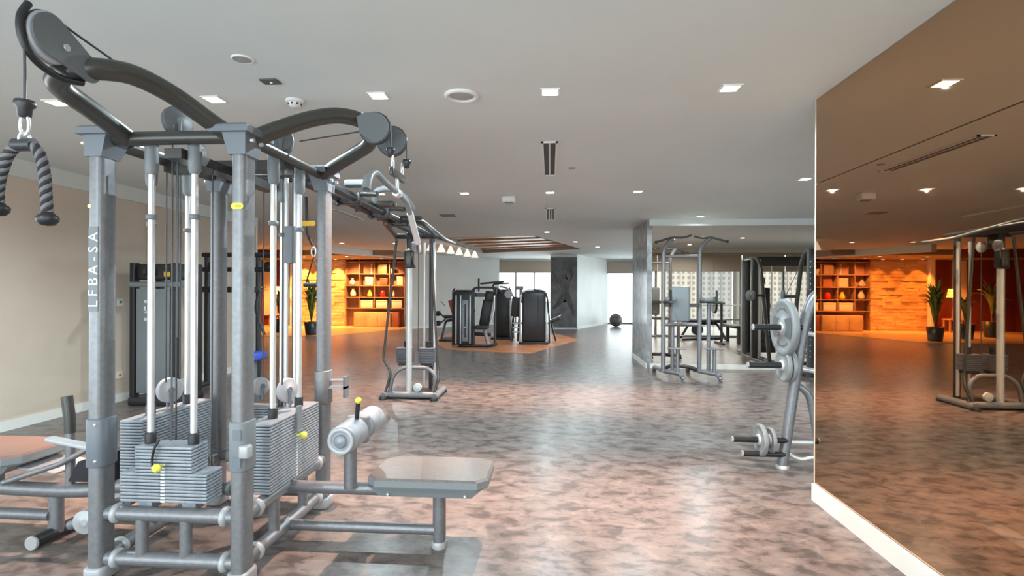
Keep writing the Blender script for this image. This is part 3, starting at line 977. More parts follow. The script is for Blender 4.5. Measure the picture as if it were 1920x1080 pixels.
# left low-row bench
LY = 2.90
obj('row_rail', MB().tube(smooth([(X0, LY, .345), (-2.45, LY, .325), (-2.65, LY, .295), (-2.95, LY, .290), (-3.5, LY, .305)], 6), .040, 16), 'frame', T)
obj('row_brace', MB().cyl((-2.86, LY, .145), (-3.7, LY, .150), .032, 14), 'frame', T)
obj('row_post', MB().cyl((-2.85, LY + .02, .04), (-2.85, LY + .02, .28), .038, 16), 'frame', T)
rf = obj('row_foot', MB().cyl((-2.85, 2.78, .040), (-2.85, 3.24, .040), .036, 16), 'dark', T)
obj('foot_cap', disc((-2.85, 2.775, .040), (0, 1, 0), .039, .02, 20, .005), 'collar', rf)
obj('row_foot_bar', MB().cyl((-2.86, 3.18, .145), (-2.25, 3.18, .145), .025, 12), 'frame', T)
hd = obj('row_handle', MB().tube([(-2.745, LY, .31), (-2.745, LY, .58), (-2.75, LY, .70), (-2.765, LY, .815)], .024, 14), 'frame', T)
obj('handle_grip', MB().tube([(-2.748, LY, .62), (-2.752, LY, .72), (-2.768, LY, .83)], .029, 14), 'arm', hd)
sq = [(-3.65, 2.76), (-3.02, 2.76), (-2.96, 2.82), (-2.96, 3.10), (-3.02, 3.18), (-3.65, 3.18)]
r = pad(sq, .455, .515)
obj('row_seat_side', MB().loft(r[:3], True, False), 'vinylside', T)
obj('row_seat_top', MB().loft(r[2:], True, False), mat('brown_vinyl', (.21, .14, .12), .35), T)
obj('row_seat_tray', MB().loft([[(-3.6, 2.82, .40), (-3.08, 2.82, .40), (-3.08, 3.12, .40), (-3.6, 3.12, .40)], [(-3.62, 2.78, .455), (-3.0, 2.78, .455), (-3.0, 3.16, .455), (-3.62, 3.16, .455)]], True, False), 'vinylside', T)
obj('seat_post', MB().cyl((-3.2, LY, .30), (-3.2, LY, .42), .036, 14), 'frame', T)
obj('foot_plate', MB().rbox((0, 0, 0), (.24, .26, .014), .02, .004, mtx=Matrix.Translation((-2.93, 3.0, .405)) @ Matrix.Rotation(.12, 4, 'Y')), 'collar', T)
obj('foot_plate_arm', MB().tube([(-3.05, 2.80, .36), (-2.75, 2.84, .46), (-2.50, 2.88, .60)], .016, 10), 'frame', T)
obj('rubber_foot_pad', MB().loft([[(-2.72, 2.86, .355), (-2.46, 2.86, .355), (-2.46, 3.14, .355), (-2.72, 3.14, .355)], [(-2.66, 2.86, .47), (-2.44, 2.86, .53), (-2.44, 3.14, .53), (-2.66, 3.14, .47)]], True, False), 'rubber', T)
obj('low_pulley', grooved_wheel((-2.545, 2.79, .165), (-.1, 1, 0), .066, .03), 'collar', T)
obj('low_pulley_arm', MB().cyl((-2.70, 2.86, .11), (-2.56, 2.835, .165), .028, 12), 'cap', T)
# adjustable sleeves on the front columns
for nm, cx in (('fl', X0), ('fr', X1)):
    s_ = MB().rbox((cx, Y0, .685), (.094, .130, .24), .036, .006)
    so = obj('adjuster_sleeve', s_, 'cap' if nm == 'fl' else 'plastic', T)
    if nm == 'fr':
        obj('latch', MB().rbox((cx + .045, Y0 - .05, .665), (.05, .05, .06), .012, .006), 'collar', so)
        obj('latch_recess', MB().box((cx - .01, Y0 - .0675, .72), (cx + .03, Y0 - .0645, .77)), 'cap', so)
        obj('latch_recess', MB().box((cx - .01, Y0 - .0675, .59), (cx + .03, Y0 - .0645, .64)), 'cap', so)
    else:
        obj('adjuster_bar', MB().rbox((0, 0, 0), (.30, .05, .022), .01, .005, mtx=Matrix.Translation((cx - .17, Y0 + .03, .655)) @ Matrix.Rotation(.16, 4, 'Y')), 'collar', so)
        for z in (.60, .78):
            obj('screw', MB().ball((cx + .02, Y0 - .064, z), .008, 8), 'chrome', so)
# bracket on the rear right column
sb = obj('adjuster_sleeve', MB().rbox((X1, Y1, .80), (.094, .130, .22), .036, .006), 'frame', T)
obj('clip_arm', MB().box((X1 + .045, Y1 - .03, .79), (X1 + .16, Y1 + .03, .805)), 'collar', sb)
obj('clip_arm', MB().box((X1 + .05, Y1 - .02, .84), (X1 + .15, Y1 + .02, .85)), 'collar', sb)
obj('clip_end', MB().box((X1 + .145, Y1 - .03, .73), (X1 + .16, Y1 + .03, .87)), 'plastic', sb)
# stickers and lettering on the columns
obj('round_sticker', disc((X0 - .02, Y0 - .0565, 1.855), (0, 1, 0), .011, .002, 14, .0005), mat('cream_sticker', (.8, .72, .4), .5), cols['fl'])
lm = MB().lathe([(.018, 0), (.032, 0), (.032, .003), (.018, .003)], 24, axis_mtx((0, 0, 0), (0, -1, 0)), caps=False)
obj('yellow_label', MB().rbox((0, 0, 0), (.062, .03, .003), .0149, .0008, 6, Matrix.Translation((X1 + .002, Y0 - .0575, 1.85)) @ Matrix.Rotation(PI / 2, 4, 'X')), 'yellow', cols['fr'])
obj('yellow_label_print', MB().rbox((0, 0, 0), (.030, .012, .002), .0059, .0005, 5, Matrix.Translation((X1 + .008, Y0 - .0598, 1.85)) @ Matrix.Rotation(PI / 2, 4, 'X')), mat('label_olive', (.55, .52, .05), .5), cols['fr'])
obj('amber_label', MB().rbox((0, 0, 0), (.10, .035, .004), .01, .001, 4, Matrix.Translation((-1.60, 3.45, 1.885)) @ Matrix.Rotation(PI / 2, 4, 'X')), 'amberlabel', cols['br'])


def text_mesh(s, size, ext):
    cu = bpy.data.curves.new('lettering', 'FONT')
    cu.body = s
    cu.size = size
    cu.extrude = ext
    cu.resolution_u = 3
    cu.align_x = 'LEFT'
    o = bpy.data.objects.new('lettering', cu)
    C.objects.link(o)
    dg = bpy.context.evaluated_depsgraph_get()
    me = bpy.data.meshes.new_from_object(o.evaluated_get(dg))
    bpy.data.objects.remove(o)
    bpy.data.curves.remove(cu)
    return me


for k, ch in enumerate('LFBA-SA'):
    tm = text_mesh(ch, .071, .0008)
    tm.transform(Matrix.Translation((X0 + .024 - CX, Y0 - .0572 - CY, 1.355 + .054 * k + (.012 if ch == '-' else 0))) @ Matrix(((0, -1, 0, 0), (0, 0, -1, 0), (1, 0, 0, 0), (0, 0, 0, 1))))
    obj('letter', tm, 'print', cols['fl'])
obj('lettering_band', MB().rbox((X0, Y0 - .0556, 1.545), (.05, .002, .42), .0009, 0), mat('band_grey', (.20, .215, .235), .5), cols['fl'])

# ------------------------------------------------------------------ attachments hanging from the tower
def carabiner(mb, c, ax, h=.06, w=.028, r=.005):
    c = Vector(c)
    ax = Vector(ax).normalized()
    pts = []
    for k in range(16):
        a = 2 * PI * k / 16
        pts.append(c + ax * math.cos(a) * w / 2 + Vector((0, 0, math.sin(a) * h / 2)))
    mb.tube(pts, r, 8, closed=True)


rp = thing('rope_handle', 'black and grey twisted rope handle hanging from the front pulley', 'rope handle', (-1.85, 1.768, 1.97))
k = MB()
carabiner(k, (-1.85, 1.768, 2.025), (1, 0, 0), .075, .034, .0055)
obj('carabiner', k, 'chrome', rp)
k = MB()
carabiner(k, (-1.85, 1.768, 1.975), (0.6, 1, 0), .045, .030, .005)
obj('carabiner', k, 'chrome', rp)
k = MB()
k.cyl((-1.885, 1.768, 1.955), (-1.815, 1.768, 1.955), .023, 14)
obj('rope_sleeve', k, 'dark', rp)
ctr = smooth([(-1.945, 1.765, 1.735), (-1.945, 1.765, 1.80), (-1.93, 1.766, 1.87), (-1.90, 1.768, 1.935), (-1.85, 1.768, 1.955), (-1.80, 1.768, 1.935), (-1.775, 1.768, 1.86), (-1.768, 1.768, 1.78), (-1.762, 1.768, 1.70)], 14)
for ph, m_ in ((0, 'rope'), (PI / 2, 'rope2'), (PI, 'rope'), (1.5 * PI, 'rope2')):
    pts = []
    L = 0
    for i, p in enumerate(ctr):
        if i:
            L += (p - ctr[i - 1]).length
        t = (ctr[min(i + 1, len(ctr) - 1)] - ctr[max(i - 1, 0)]).normalized()
        u = t.cross(Vector((0, 1, 0))).normalized()
        w = t.cross(u)
        a = ph + L * 2 * PI / .062
        pts.append(p + (u * math.cos(a) + w * math.sin(a)) * .0095)
    obj('rope_strand', MB().tube(pts, .0095, 8), m_, rp)
for e in (ctr[0], ctr[-1]):
    obj('end_knob', MB().lathe([(.0001, -.032), (.020, -.029), (.032, -.016), (.034, -.004), (.028, .006), (.022, .009), (.018, .016), (.0001, .016)], 18, Matrix.Translation(e)), 'black', rp)

lb = thing('lat_bar', 'curved grey lat pulldown bar hanging below the right arm pulleys', 'lat bar', (-.87, 3.02, 2.0))
LX = -.875
for y, z in ((2.93, 2.155), (3.12, 2.155), (3.02, 2.055)):
    k = MB()
    carabiner(k, (LX, y, z), (0, 1, 0), .075, .034, .0055)
    obj('carabiner', k, 'chrome', lb)
obj('link_plate', MB().rbox((0, 0, 0), (.026, .25, .045), .012, .006, mtx=Matrix.Translation((LX, 3.025, 2.105))), 'arm', lb)
bar = smooth([(LX, 2.50, 1.925), (LX, 2.54, 1.99), (LX, 2.64, 2.035), (LX, 2.78, 2.02), (LX, 3.02, 2.005), (LX, 3.18, 1.985), (LX, 3.27, 1.95), (LX, 3.50, 1.76)], 6)
obj('bar', MB().tube(bar, .0165, 14), 'plastic', lb)
obj('grip', MB().tube(bar[-6:], .021, 14), 'silver', lb)
obj('grip', MB().tube(bar[:7], .022, 14), 'plastic', lb)
obj('eyelet', MB().lathe([(.02, -.03), (.026, -.02), (.026, .02), (.02, .03)], 14, axis_mtx((LX, 3.02, 2.0), (0, 1, 0))), 'chrome', lb)


def d_handle(name, x, y, zt, label, drop=.26, half=.055, strap='black', grip='dark'):
    t = thing(name, label, 'cable handle', (x, y, zt - drop))
    k = MB()
    carabiner(k, (x, y, zt - .035), (1, 0, 0), .065, .03, .005)
    obj('carabiner', k, 'chrome', t)
    s = MB()
    s.tube([(x - half, y, zt - drop), (x, y, zt - .07), (x + half, y, zt - drop)], .006, 8)
    obj('strap', s, strap, t)
    obj('grip', MB().cyl((x - half - .01, y, zt - drop), (x + half + .01, y, zt - drop), .017, 12), grip, t)
    return t


d_handle('strap_handle', -1.615, 3.57, 1.74, 'black strap handle hanging behind the rear right tower column')
obj('lanyard', MB().tube(smooth([(-1.66, 3.55, 2.08), (-1.665, 3.57, 1.95), (-1.66, 3.57, 1.84), (-1.62, 3.57, 1.745)], 5), .010, 8), 'black', T)

# ------------------------------------------------------------------ crossover station behind, with the overhead beam
ux, uy = -1.85, 7.10
U = thing('crossover_station', 'single cable column station behind the tower, joined by overhead beam', 'weight machine', (ux, uy, 0))
fb = MB()
fb.tube([(-2.20, 7.02, .055), (-1.50, 7.02, .055)], .042, 14)
obj('base_bar', fb, 'plastic', U)
for x in (-2.19, -1.51):
    s = obj('base_skid', MB().tube(fillet([(x, 6.94, .045), (x, 7.55, .045)], .02), .045, 12), 'plastic', U)
    for y in (6.94, 7.53):
        obj('rubber_foot', MB().lathe([(.055, 0), (.058, .02), (.045, .045)], 14, Matrix.Translation((x, y, 0))), 'dark', s)
obj('base_plate', MB().rbox((-1.85, 7.28, .04), (.60, .46, .05), .03, .01), 'dark', U)
obj('pole', MB().cyl((-1.875, 7.05, .05), (-1.875, 7.05, 2.06), .040, 18), 'silver', U)
obj('rear_post', MB().cyl((-1.66, 7.46, .05), (-1.66, 7.46, 2.16), .040, 14), 'dark', U)
obj('guide_rod', MB().cyl((-1.60, 7.36, .1), (-1.60, 7.36, 2.1), .020, 12), 'chrome', U)
obj('guide_rod', MB().cyl((-1.74, 7.36, .1), (-1.74, 7.36, 2.1), .016, 12), 'chrome', U)
obj('arch_frame', MB().tube(fillet([(-2.14, 7.06, .06), (-2.10, 7.06, .30), (-1.98, 7.08, .41), (-1.62, 7.08, .41), (-1.51, 7.06, .30), (-1.55, 7.06, .06)], .10), .026, 12), 'frame', U)
for cx in (-1.985, -1.68):
    blk = MB().box((cx - .08, 7.22, .41), (cx + .08, 7.34, .45))
    sk = obj('weight_stack', blk, 'dark', U)
    me = MB().rbox((0, 0, 0), (.21, .16, .020), .006, .002, seg=2).mesh('weight_plate')
    me.materials.append(mat('slate_plate', (.11, .115, .14), .5))
    for i in range(9):
        link_copy(me, 'weight_plate', sk, (cx - ux, 7.28 - uy, .46 + .023 * i))
    obj('bushing', MB().cyl((cx + .02, 7.28, .66), (cx + .02, 7.28, .74), .04, 12), 'black', sk)
for a, b in (((-2.06, 7.1, 2.14), (-2.24, 7.1, .52)), ((-1.60, 7.1, 2.14), (-1.50, 7.12, .40))):
    k = fillet([a, b, ((-2.12 if a[0] < -1.9 else -1.47), 7.06, .34 if a[0] < -1.9 else .26), ((-2.19 if a[0] < -1.9 else -1.54), 7.0, .05)], .06)
    obj('side_tube', MB().tube(k, .0165, 10), 'arm', U)
ring = fillet([(-2.12, 7.25, 2.19), (-1.86, 5.95, 2.20), (-1.74, 5.66, 2.20), (-1.52, 5.62, 2.20), (-1.42, 5.9, 2.20), (-1.56, 7.2, 2.19), (-1.50, 7.45, 2.18)], .10)
obj('top_loop', MB().tube(ring, .034, 14), 'dark', U)
obj('top_cross', MB().tube([(-2.12, 7.22, 2.18), (-1.55, 7.22, 2.18)], .038, 12), 'dark', U)
obj('top_head', MB().rbox((-1.86, 7.10, 2.10), (.10, .18, .22), .03, .01), 'dark', U)
obj('top_handle', MB().tube(fillet([(-1.66, 5.75, 2.22), (-1.5, 6.3, 2.25), (-1.42, 7.2, 2.13), (-1.38, 7.7, 2.12)], .1), .020, 10), 'plastic', U)
for y in (7.0, 7.25):
    obj('pulley', grooved_wheel((-1.80, y, 2.02), (1, 0, 0), .07, .03), 'pulley', U)
obj('pulley_carriage', MB().rbox((-1.87, 7.03, 1.86), (.11, .13, .22), .03, .01), 'arm', U)
obj('cable', MB().cyl((-1.80, 7.25, 2.0), (-1.80, 7.25, .6), .005, 8), 'cable', U)
obj('low_pulley', grooved_wheel((-1.77, 7.1, .14), (0, 1, 0), .055, .04), 'white', U)
for s in (-.065, .065):
    obj('beam', MB().cyl((-1.63 + s, 3.54, 2.19), (-1.70 + s, 7.2, 2.19), .034, 12), 'dark', U)
for i, (y, z0) in enumerate(((4.25, 2.19), (5.05, 2.19), (5.7, 2.19))):
    k = obj('pull_up_grip', MB().tube(fillet([(-1.86, y - .05, z0 + .02), (-1.74, y, z0 + .035), (-1.5, y, z0 + .035), (-1.38, y - .05, z0 + .02)], .05), .022, 12), 'arm', U)
    obj('grip_clamp', MB().rbox((-1.64, y, z0 - .005), (.22, .07, .10), .02, .008), 'dark', k)
    obj('clamp_bolt', MB().ball((-1.70, y - .05, z0 - .055), .022, 10), 'arm', k)
obj('beam_pad', MB().rbox((-1.50, 4.05, 2.265), (.17, .10, .05), .03, .012), 'plastic', U)
obj('hook_grip', MB().tube(smooth([(-1.52, 4.55, 2.22), (-1.48, 4.5, 2.29), (-1.36, 4.5, 2.31), (-1.26, 4.56, 2.25), (-1.22, 4.7, 2.17)], 5), .026, 12), 'plastic', U)
obj('flat_grip', MB().rbox((-1.56, 4.75, 2.215), (.34, .12, .05), .03, .014), 'arm', U)
d_handle('triangle_handle', -1.845, 6.98, 1.97, 'dark triangle handle hanging in front of the silver crossover pole', drop=.22, half=.06, strap='dark')

# ------------------------------------------------------------------ dark selectorised machine by the tan wall
ms = thing('lever_machine', 'tall dark machine with grey smoked shroud against the tan wall', 'weight machine', (-4.92, 6.6, 0))
bx = MB()
bx.rbox((-4.92, 6.6, .05), (.62, .62, .10), .05, .02)
obj('base', bx, 'dark', ms)
for x in (-5.19, -4.66):
    obj('upright', MB().rbox((x, 6.38, .9), (.07, .10, 1.74), .02, 0), 'black', ms)
    obj('upright', MB().rbox((x, 6.82, .9), (.07, .10, 1.74), .02, 0), 'black', ms)
obj('front_shroud', MB().rbox((-4.925, 6.36, .80), (.44, .03, 1.30), .012, .004), 'smoked', ms)
obj('shroud_rib', MB().box((-4.935, 6.335, .2), (-4.90, 6.346, 1.42)), 'plate', ms)
obj('top_box', MB().rbox((-4.925, 6.6, 1.66), (.54, .44, .20), .05, .02), 'dark', ms)
obj('head_bar', MB().cyl((-5.22, 6.34, 1.50), (-4.42, 6.34, 1.50), .035, 12), 'smoked', ms)
for i, x in enumerate((-5.06, -4.93, -4.8)):
    obj('pulley', grooved_wheel((x, 6.40, 1.66), (1, .4, 0), .06, .03), 'grille', ms)
obj('info_card', MB().box((-4.78, 6.345, 1.60), (-4.70, 6.352, 1.66)), 'amberlabel', ms)
kk = MB()
for z in (1.27, 1.14, 1.05):
    kk.box((-5.03, 6.338, z), (-5.0, 6.3445, z + .035))
kk.box((-5.035, 6.338, 1.155), (-5.015, 6.3445, 1.23))
obj('number_print', kk, 'print', ms)

m2 = thing('pulley_station', 'black framed pulley station standing behind the tower near white wall', 'weight machine', (-4.7, 7.75, 0))
for x in (-5.15, -4.35):
    obj('upright', MB().rbox((x, 7.75, 1.0), (.06, .08, 1.96), .02, 0), 'dark', m2)
    obj('base_skid', MB().rbox((x, 7.75, .03), (.08, .9, .06), .03, .01), 'dark', m2)
obj('top_bar', MB().cyl((-5.2, 7.72, 1.96), (-4.1, 7.72, 1.96), .035, 12), 'dark', m2)
obj('mid_bar', MB().cyl((-5.2, 7.70, 1.74), (-4.1, 7.70, 1.74), .035, 12), 'dark', m2)
obj('lower_bar', MB().cyl((-5.2, 7.70, 1.44), (-4.35, 7.70, 1.44), .045, 12), 'dark', m2)
for x, z in ((-5.02, 1.78), (-4.62, 1.60), (-4.98, 1.62), (-4.15, 1.78)):
    obj('pulley', grooved_wheel((x, 7.66, z), (.3, 1, 0), .075, .05), 'black', m2)
obj('seat_pad', MB().rbox((-4.22, 7.35, .50), (.30, .34, .12), .05, .03), 'blue', m2)
obj('seat_post', MB().cyl((-4.22, 7.4, .03), (-4.22, 7.4, .45), .045, 12), 'plastic', m2)
obj('seat_beam', MB().tube([(-4.22, 7.4, .06), (-4.7, 7.75, .06)], .04, 12), 'plastic', m2)
obj('pull_arm', MB().tube(smooth([(-4.3, 7.68, 1.42), (-4.25, 7.5, 1.2), (-4.16, 7.4, 1.05), (-4.05, 7.38, .8)], 5), .020, 10), 'dark', m2)

# ------------------------------------------------------------------ black selectorised machines on the orange mat
def shroud_tower(t, x0, x1, y0, y1, h, stripes=True, m='dark'):
    c = ((x0 + x1) / 2, (y0 + y1) / 2)
    w, d = x1 - x0, y1 - y0
    obj('weight_cover', MB().rbox((c[0], c[1], h / 2 + .03), (w, d, h - .06), .06, .03), m, t)
    obj('top_cap', MB().rbox((c[0], c[1], h + .01), (w * .8, d * .8, .06), .05, .02), 'grille', t)
    if stripes:
        for x in (x0 + w * .18, x0 + w * .40, x0 + w * .86):
            obj('cover_stripe', MB().rbox((x, y0 - .004, h * .5), (.035, .02, h * .86), .008, .003), 'silver', t)
        obj('cover_window', MB().rbox((x0 + w * .63, y0 - .004, h * .48), (w * .3, .018, h * .74), .02, .003), 'plate', t)
        obj('window_slot', MB().box((x0 + w * .60, y0 - .018, h * .18), (x0 + w * .66, y0 - .012, h * .78)), 'black', t)
        obj('pin', MB().ball((x0 + w * .63, y0 - .03, h * .36), .02, 8), 'chrome', t)


A = thing('chest_press', 'black chest press with slanted backrest, front left on the orange mat', 'weight machine', (-1.95, 13.6, 0))
shroud_tower(A, -2.45, -1.93, 13.35, 13.85, 1.40)
for x in (-2.44, -1.92, -1.38):
    obj('frame_post', MB().tube(fillet([(x, 13.42, .03), (x, 13.42, 1.30 if x > -1.5 else 1.42), (x, 13.62, 1.46)], .08), .030, 10), 'dark', A)
obj('frame_beam', MB().cyl((-1.95, 13.6, .32), (-1.5, 13.6, .30), .045, 12), 'black', A)
obj('base_skid', MB().tube([(-2.3, 13.42, .04), (-1.55, 13.36, .04), (-1.40, 13.9, .04)], .035, 10), 'black', A)
obj('press_arm', MB().tube(fillet([(-1.98, 13.5, .86), (-2.03, 13.45, 1.16), (-1.95, 13.5, 1.50), (-1.35, 13.55, 1.50), (-1.22, 13.6, 1.38)], .12), .026, 10), 'dark', A)
obj('press_arm', MB().tube(fillet([(-1.8, 13.75, 1.60), (-1.2, 13.85, 1.66)], .12), .026, 10), 'dark', A)
obj('arm_grip', MB().cyl((-2.03, 13.42, .92), (-1.88, 13.42, .93), .028, 10), 'black', A)
obj('arm_mast', MB().cyl((-1.83, 13.7, 1.40), (-1.83, 13.7, 1.74), .025, 10), 'black', A)
obj('cross_beam', MB().box((-1.95, 13.55, 1.26), (-1.40, 13.68, 1.36)), 'dark', A)
obj('backrest', MB().rbox((0, 0, 0), (.26, .10, .66), .045, .03, mtx=Matrix.Translation((-1.62, 13.55, .86)) @ Matrix.Rotation(.17, 4, 'Y')), 'black', A)
obj('head_pad', MB().rbox((0, 0, 0), (.24, .10, .26), .045, .03, mtx=Matrix.Translation((-1.53, 13.57, 1.28)) @ Matrix.Rotation(.1, 4, 'Y')), 'black', A)
obj('seat_pad', MB().rbox((-1.72, 13.5, .50), (.34, .36, .09), .06, .03), 'grille', A)
obj('seat_post', MB().tube([(-1.66, 13.5, .46), (-1.56, 13.5, .06)], .045, 12), 'plate', A)
obj('side_strut', MB().tube([(-1.40, 13.4, 1.30), (-1.40, 13.4, .95), (-1.48, 13.4, .62)], .022, 10), 'silver', A)

B = thing('selector_machine', 'black shrouded weight machine behind the chest press, left of the gap', 'weight machine', (-1.35, 16.0, 0))
shroud_tower(B, -1.66, -1.18, 15.7, 16.2, 1.42, False, 'black')
obj('side_rail', MB().tube(fillet([(-1.14, 15.75, .02), (-1.13, 15.75, 1.15), (-1.24, 15.85, 1.50), (-1.5, 15.95, 1.55)], .12), .032, 10), 'silver', B)
obj('outer_rail', MB().tube(fillet([(-1.08, 15.8, .02), (-1.06, 15.8, 1.2), (-1.22, 15.9, 1.52)], .12), .025, 10), 'dark', B)
obj('cam_disc', disc((-1.22, 15.72, 1.32), (0, 1, 0), .12, .05, 24), 'pulley', B)
obj('base_skid', MB().rbox((-1.4, 15.9, .03), (.66, .7, .06), .04, .015), 'black', B)
obj('press_arm', MB().tube(fillet([(-1.66, 15.9, 1.40), (-1.7, 15.8, 1.62), (-1.2, 15.8, 1.64)], .1), .026, 10), 'dark', B)

D = thing('leg_extension', 'black leg machine with padded rollers, far left on the orange mat', 'weight machine', (-2.95, 15.2, 0))
obj('frame_base', MB().tube(fillet([(-3.05, 14.95, .04), (-3.0, 15.3, .55), (-2.6, 15.3, .6), (-2.6, 15.3, .04)], .08), .040, 10), 'dark', D)
obj('base_skid', MB().rbox((-2.85, 15.2, .03), (.5, .8, .06), .03, .01), 'black', D)
obj('backrest', MB().rbox((0, 0, 0), (.34, .14, .5), .05, .03, mtx=Matrix.Translation((-2.68, 15.2, .95)) @ Matrix.Rotation(-.3, 4, 'Y')), 'brownbox', D)
obj('seat_pad', MB().rbox((-2.82, 15.1, .68), (.36, .36, .09), .05, .03), 'grille', D)
for z in (.76, .48):
    obj('ankle_roller', MB().lathe([(.05, 0), (.072, .02), (.072, .30), (.05, .32)], 18, axis_mtx((-3.40, 14.95, z), (1, .15, .06))), 'black', D)
obj('roller_arm', MB().tube([(-3.1, 15.0, .77), (-2.95, 15.1, .62), (-3.1, 15.0, .50)], .026, 10), 'dark', D)
obj('lever', MB().cyl((-2.95, 15.0, .98), (-3.08, 15.0, 1.12), .012, 8), 'plastic', D)

E_ = thing('row_machine', 'black weight machine with rear shroud facing camera, beside the poster', 'weight machine', (-.42, 14.7, 0))
shroud_tower(E_, -.76, -.12, 14.42, 14.95, 1.38, False, 'dark')
obj('cover_seam', MB().box((-.33, 14.405, .1), (-.315, 14.421, 1.3)), 'grille', E_)
for x, dx in ((-.80, -.0), (-.07, .05)):
    obj('side_rail', MB().tube(fillet([(x + dx, 14.45, .02), (x + dx * .8, 14.45, .75), (x, 14.45, 1.18), (x - (.06 if dx else -.06), 14.5, 1.42), (-.44, 14.5, 1.45)], .14), .026, 10), 'silver' if not dx else 'dark', E_)
obj('rail_panel', MB().rbox((-.09, 14.47, .62), (.05, .03, 1.05), .01, .004), 'silver', E_)
obj('base_skid', MB().rbox((-.44, 14.6, .03), (.80, .62, .06), .04, .015), 'black', E_)
obj('kick_plate', MB().box((-.80, 14.30, .012), (-.06, 14.33, .05)), 'silver', E_)
obj('backrest', MB().rbox((0, 0, 0), (.26, .12, .54), .05, .03, mtx=Matrix.Translation((-.93, 14.75, .98)) @ Matrix.Rotation(.08, 4, 'Y')), 'grille', E_)
obj('head_mast', MB().tube([(-.80, 14.7, 1.1), (-.80, 14.7, 1.46)], .045, 10), 'plastic', E_)
obj('mast_cap', MB().rbox((-.83, 14.7, 1.50), (.20, .14, .10), .03, .02), 'plastic', E_)
obj('seat_frame', MB().tube(fillet([(-1.05, 14.6, .04), (-1.0, 14.7, .75), (-.85, 14.75, .75), (-.88, 14.7, .04)], .08), .032, 10), 'dark', E_)
for z in (.30, .42, .54):
    obj('stack_bar', MB().cyl((-1.02, 14.6, z), (-.84, 14.6, z), .022, 8), 'silver', E_)
obj('seat_pad', MB().rbox((0, 0, 0), (.34, .30, .09), .05, .03, mtx=Matrix.Translation((.12, 14.95, .62)) @ Matrix.Rotation(-.45, 4, 'Y')), 'dark', E_)
obj('seat_strut', MB().tube([(.02, 14.9, .55), (.16, 14.9, .04)], .025, 10), 'dark', E_)
obj('seat_handle', MB().cyl((.20, 14.9, .70), (.30, 14.9, .76), .018, 8), 'silver', E_)

for o in (A, B, D, E_):
    o.location.z = .008

# ------------------------------------------------------------------ poster and ball
po = thing('wall_poster', 'tall dark poster of a leaping bare-chested athlete on the white wall', 'poster', (.51, 20.12, .06))
obj('poster_board', MB().box((.02, 20.115, .07), (.99, 20.148, 2.68)), 'poster', po)
skin = [(.46, 1.93), (.45, 2.0), (.48, 2.06), (.55, 2.05), (.58, 1.96), (.57, 1.88), (.66, 1.84), (.74, 1.95), (.78, 2.12), (.68, 2.32), (.74, 2.38), (.87, 2.15), (.83, 1.93), (.73, 1.72), (.69, 1.50), (.69, 1.36), (.42, 1.36), (.40, 1.50), (.36, 1.62), (.30, 1.80), (.20, 2.02), (.08, 2.22), (.04, 2.18), (.14, 1.98), (.22, 1.76), (.32, 1.72), (.40, 1.84)]
legs = [(.42, 1.36), (.69, 1.36), (.78, 1.12), (.84, .88), (.92, .60), (.88, .52), (.82, .56), (.72, .80), (.60, 1.02), (.54, 1.10), (.44, .98), (.30, .84), (.12, .72), (.08, .80), (.22, .98), (.34, 1.20)]
for nm, poly, m_, lb_ in (('printed_body', skin, 'posterskin', 'printed bare torso and arms'), ('printed_trousers', legs, 'posterfig', 'printed dark trousers and feet')):
    me = bpy.data.meshes.new(nm)
    bm = bmesh.new()
    f = bm.faces.new([bm.verts.new((x - .51, 20.1135 - 20.12, z - .06)) for x, z in poly])
    bmesh.ops.triangulate(bm, faces=[f])
    bm.to_mesh(me)
    bm.free()
    obj(nm, me, m_, po, lb_)

bl = thing('exercise_ball', 'grey brown exercise ball on the floor by the far corridor window', 'ball', (2.62, 21.75, 0))
obj('ball_body', MB().ball((2.62, 21.75, .265), .265, 24), 'ball', bl)
for dz in (-.1, .1):
    r = math.sqrt(.265 ** 2 - dz ** 2)
    obj('ball_groove', MB().tube([(2.62 + r * math.cos(a * PI / 14), 21.75 + r * math.sin(a * PI / 14), .265 + dz) for a in range(28)], .006, 6, closed=True), 'dark', bl)

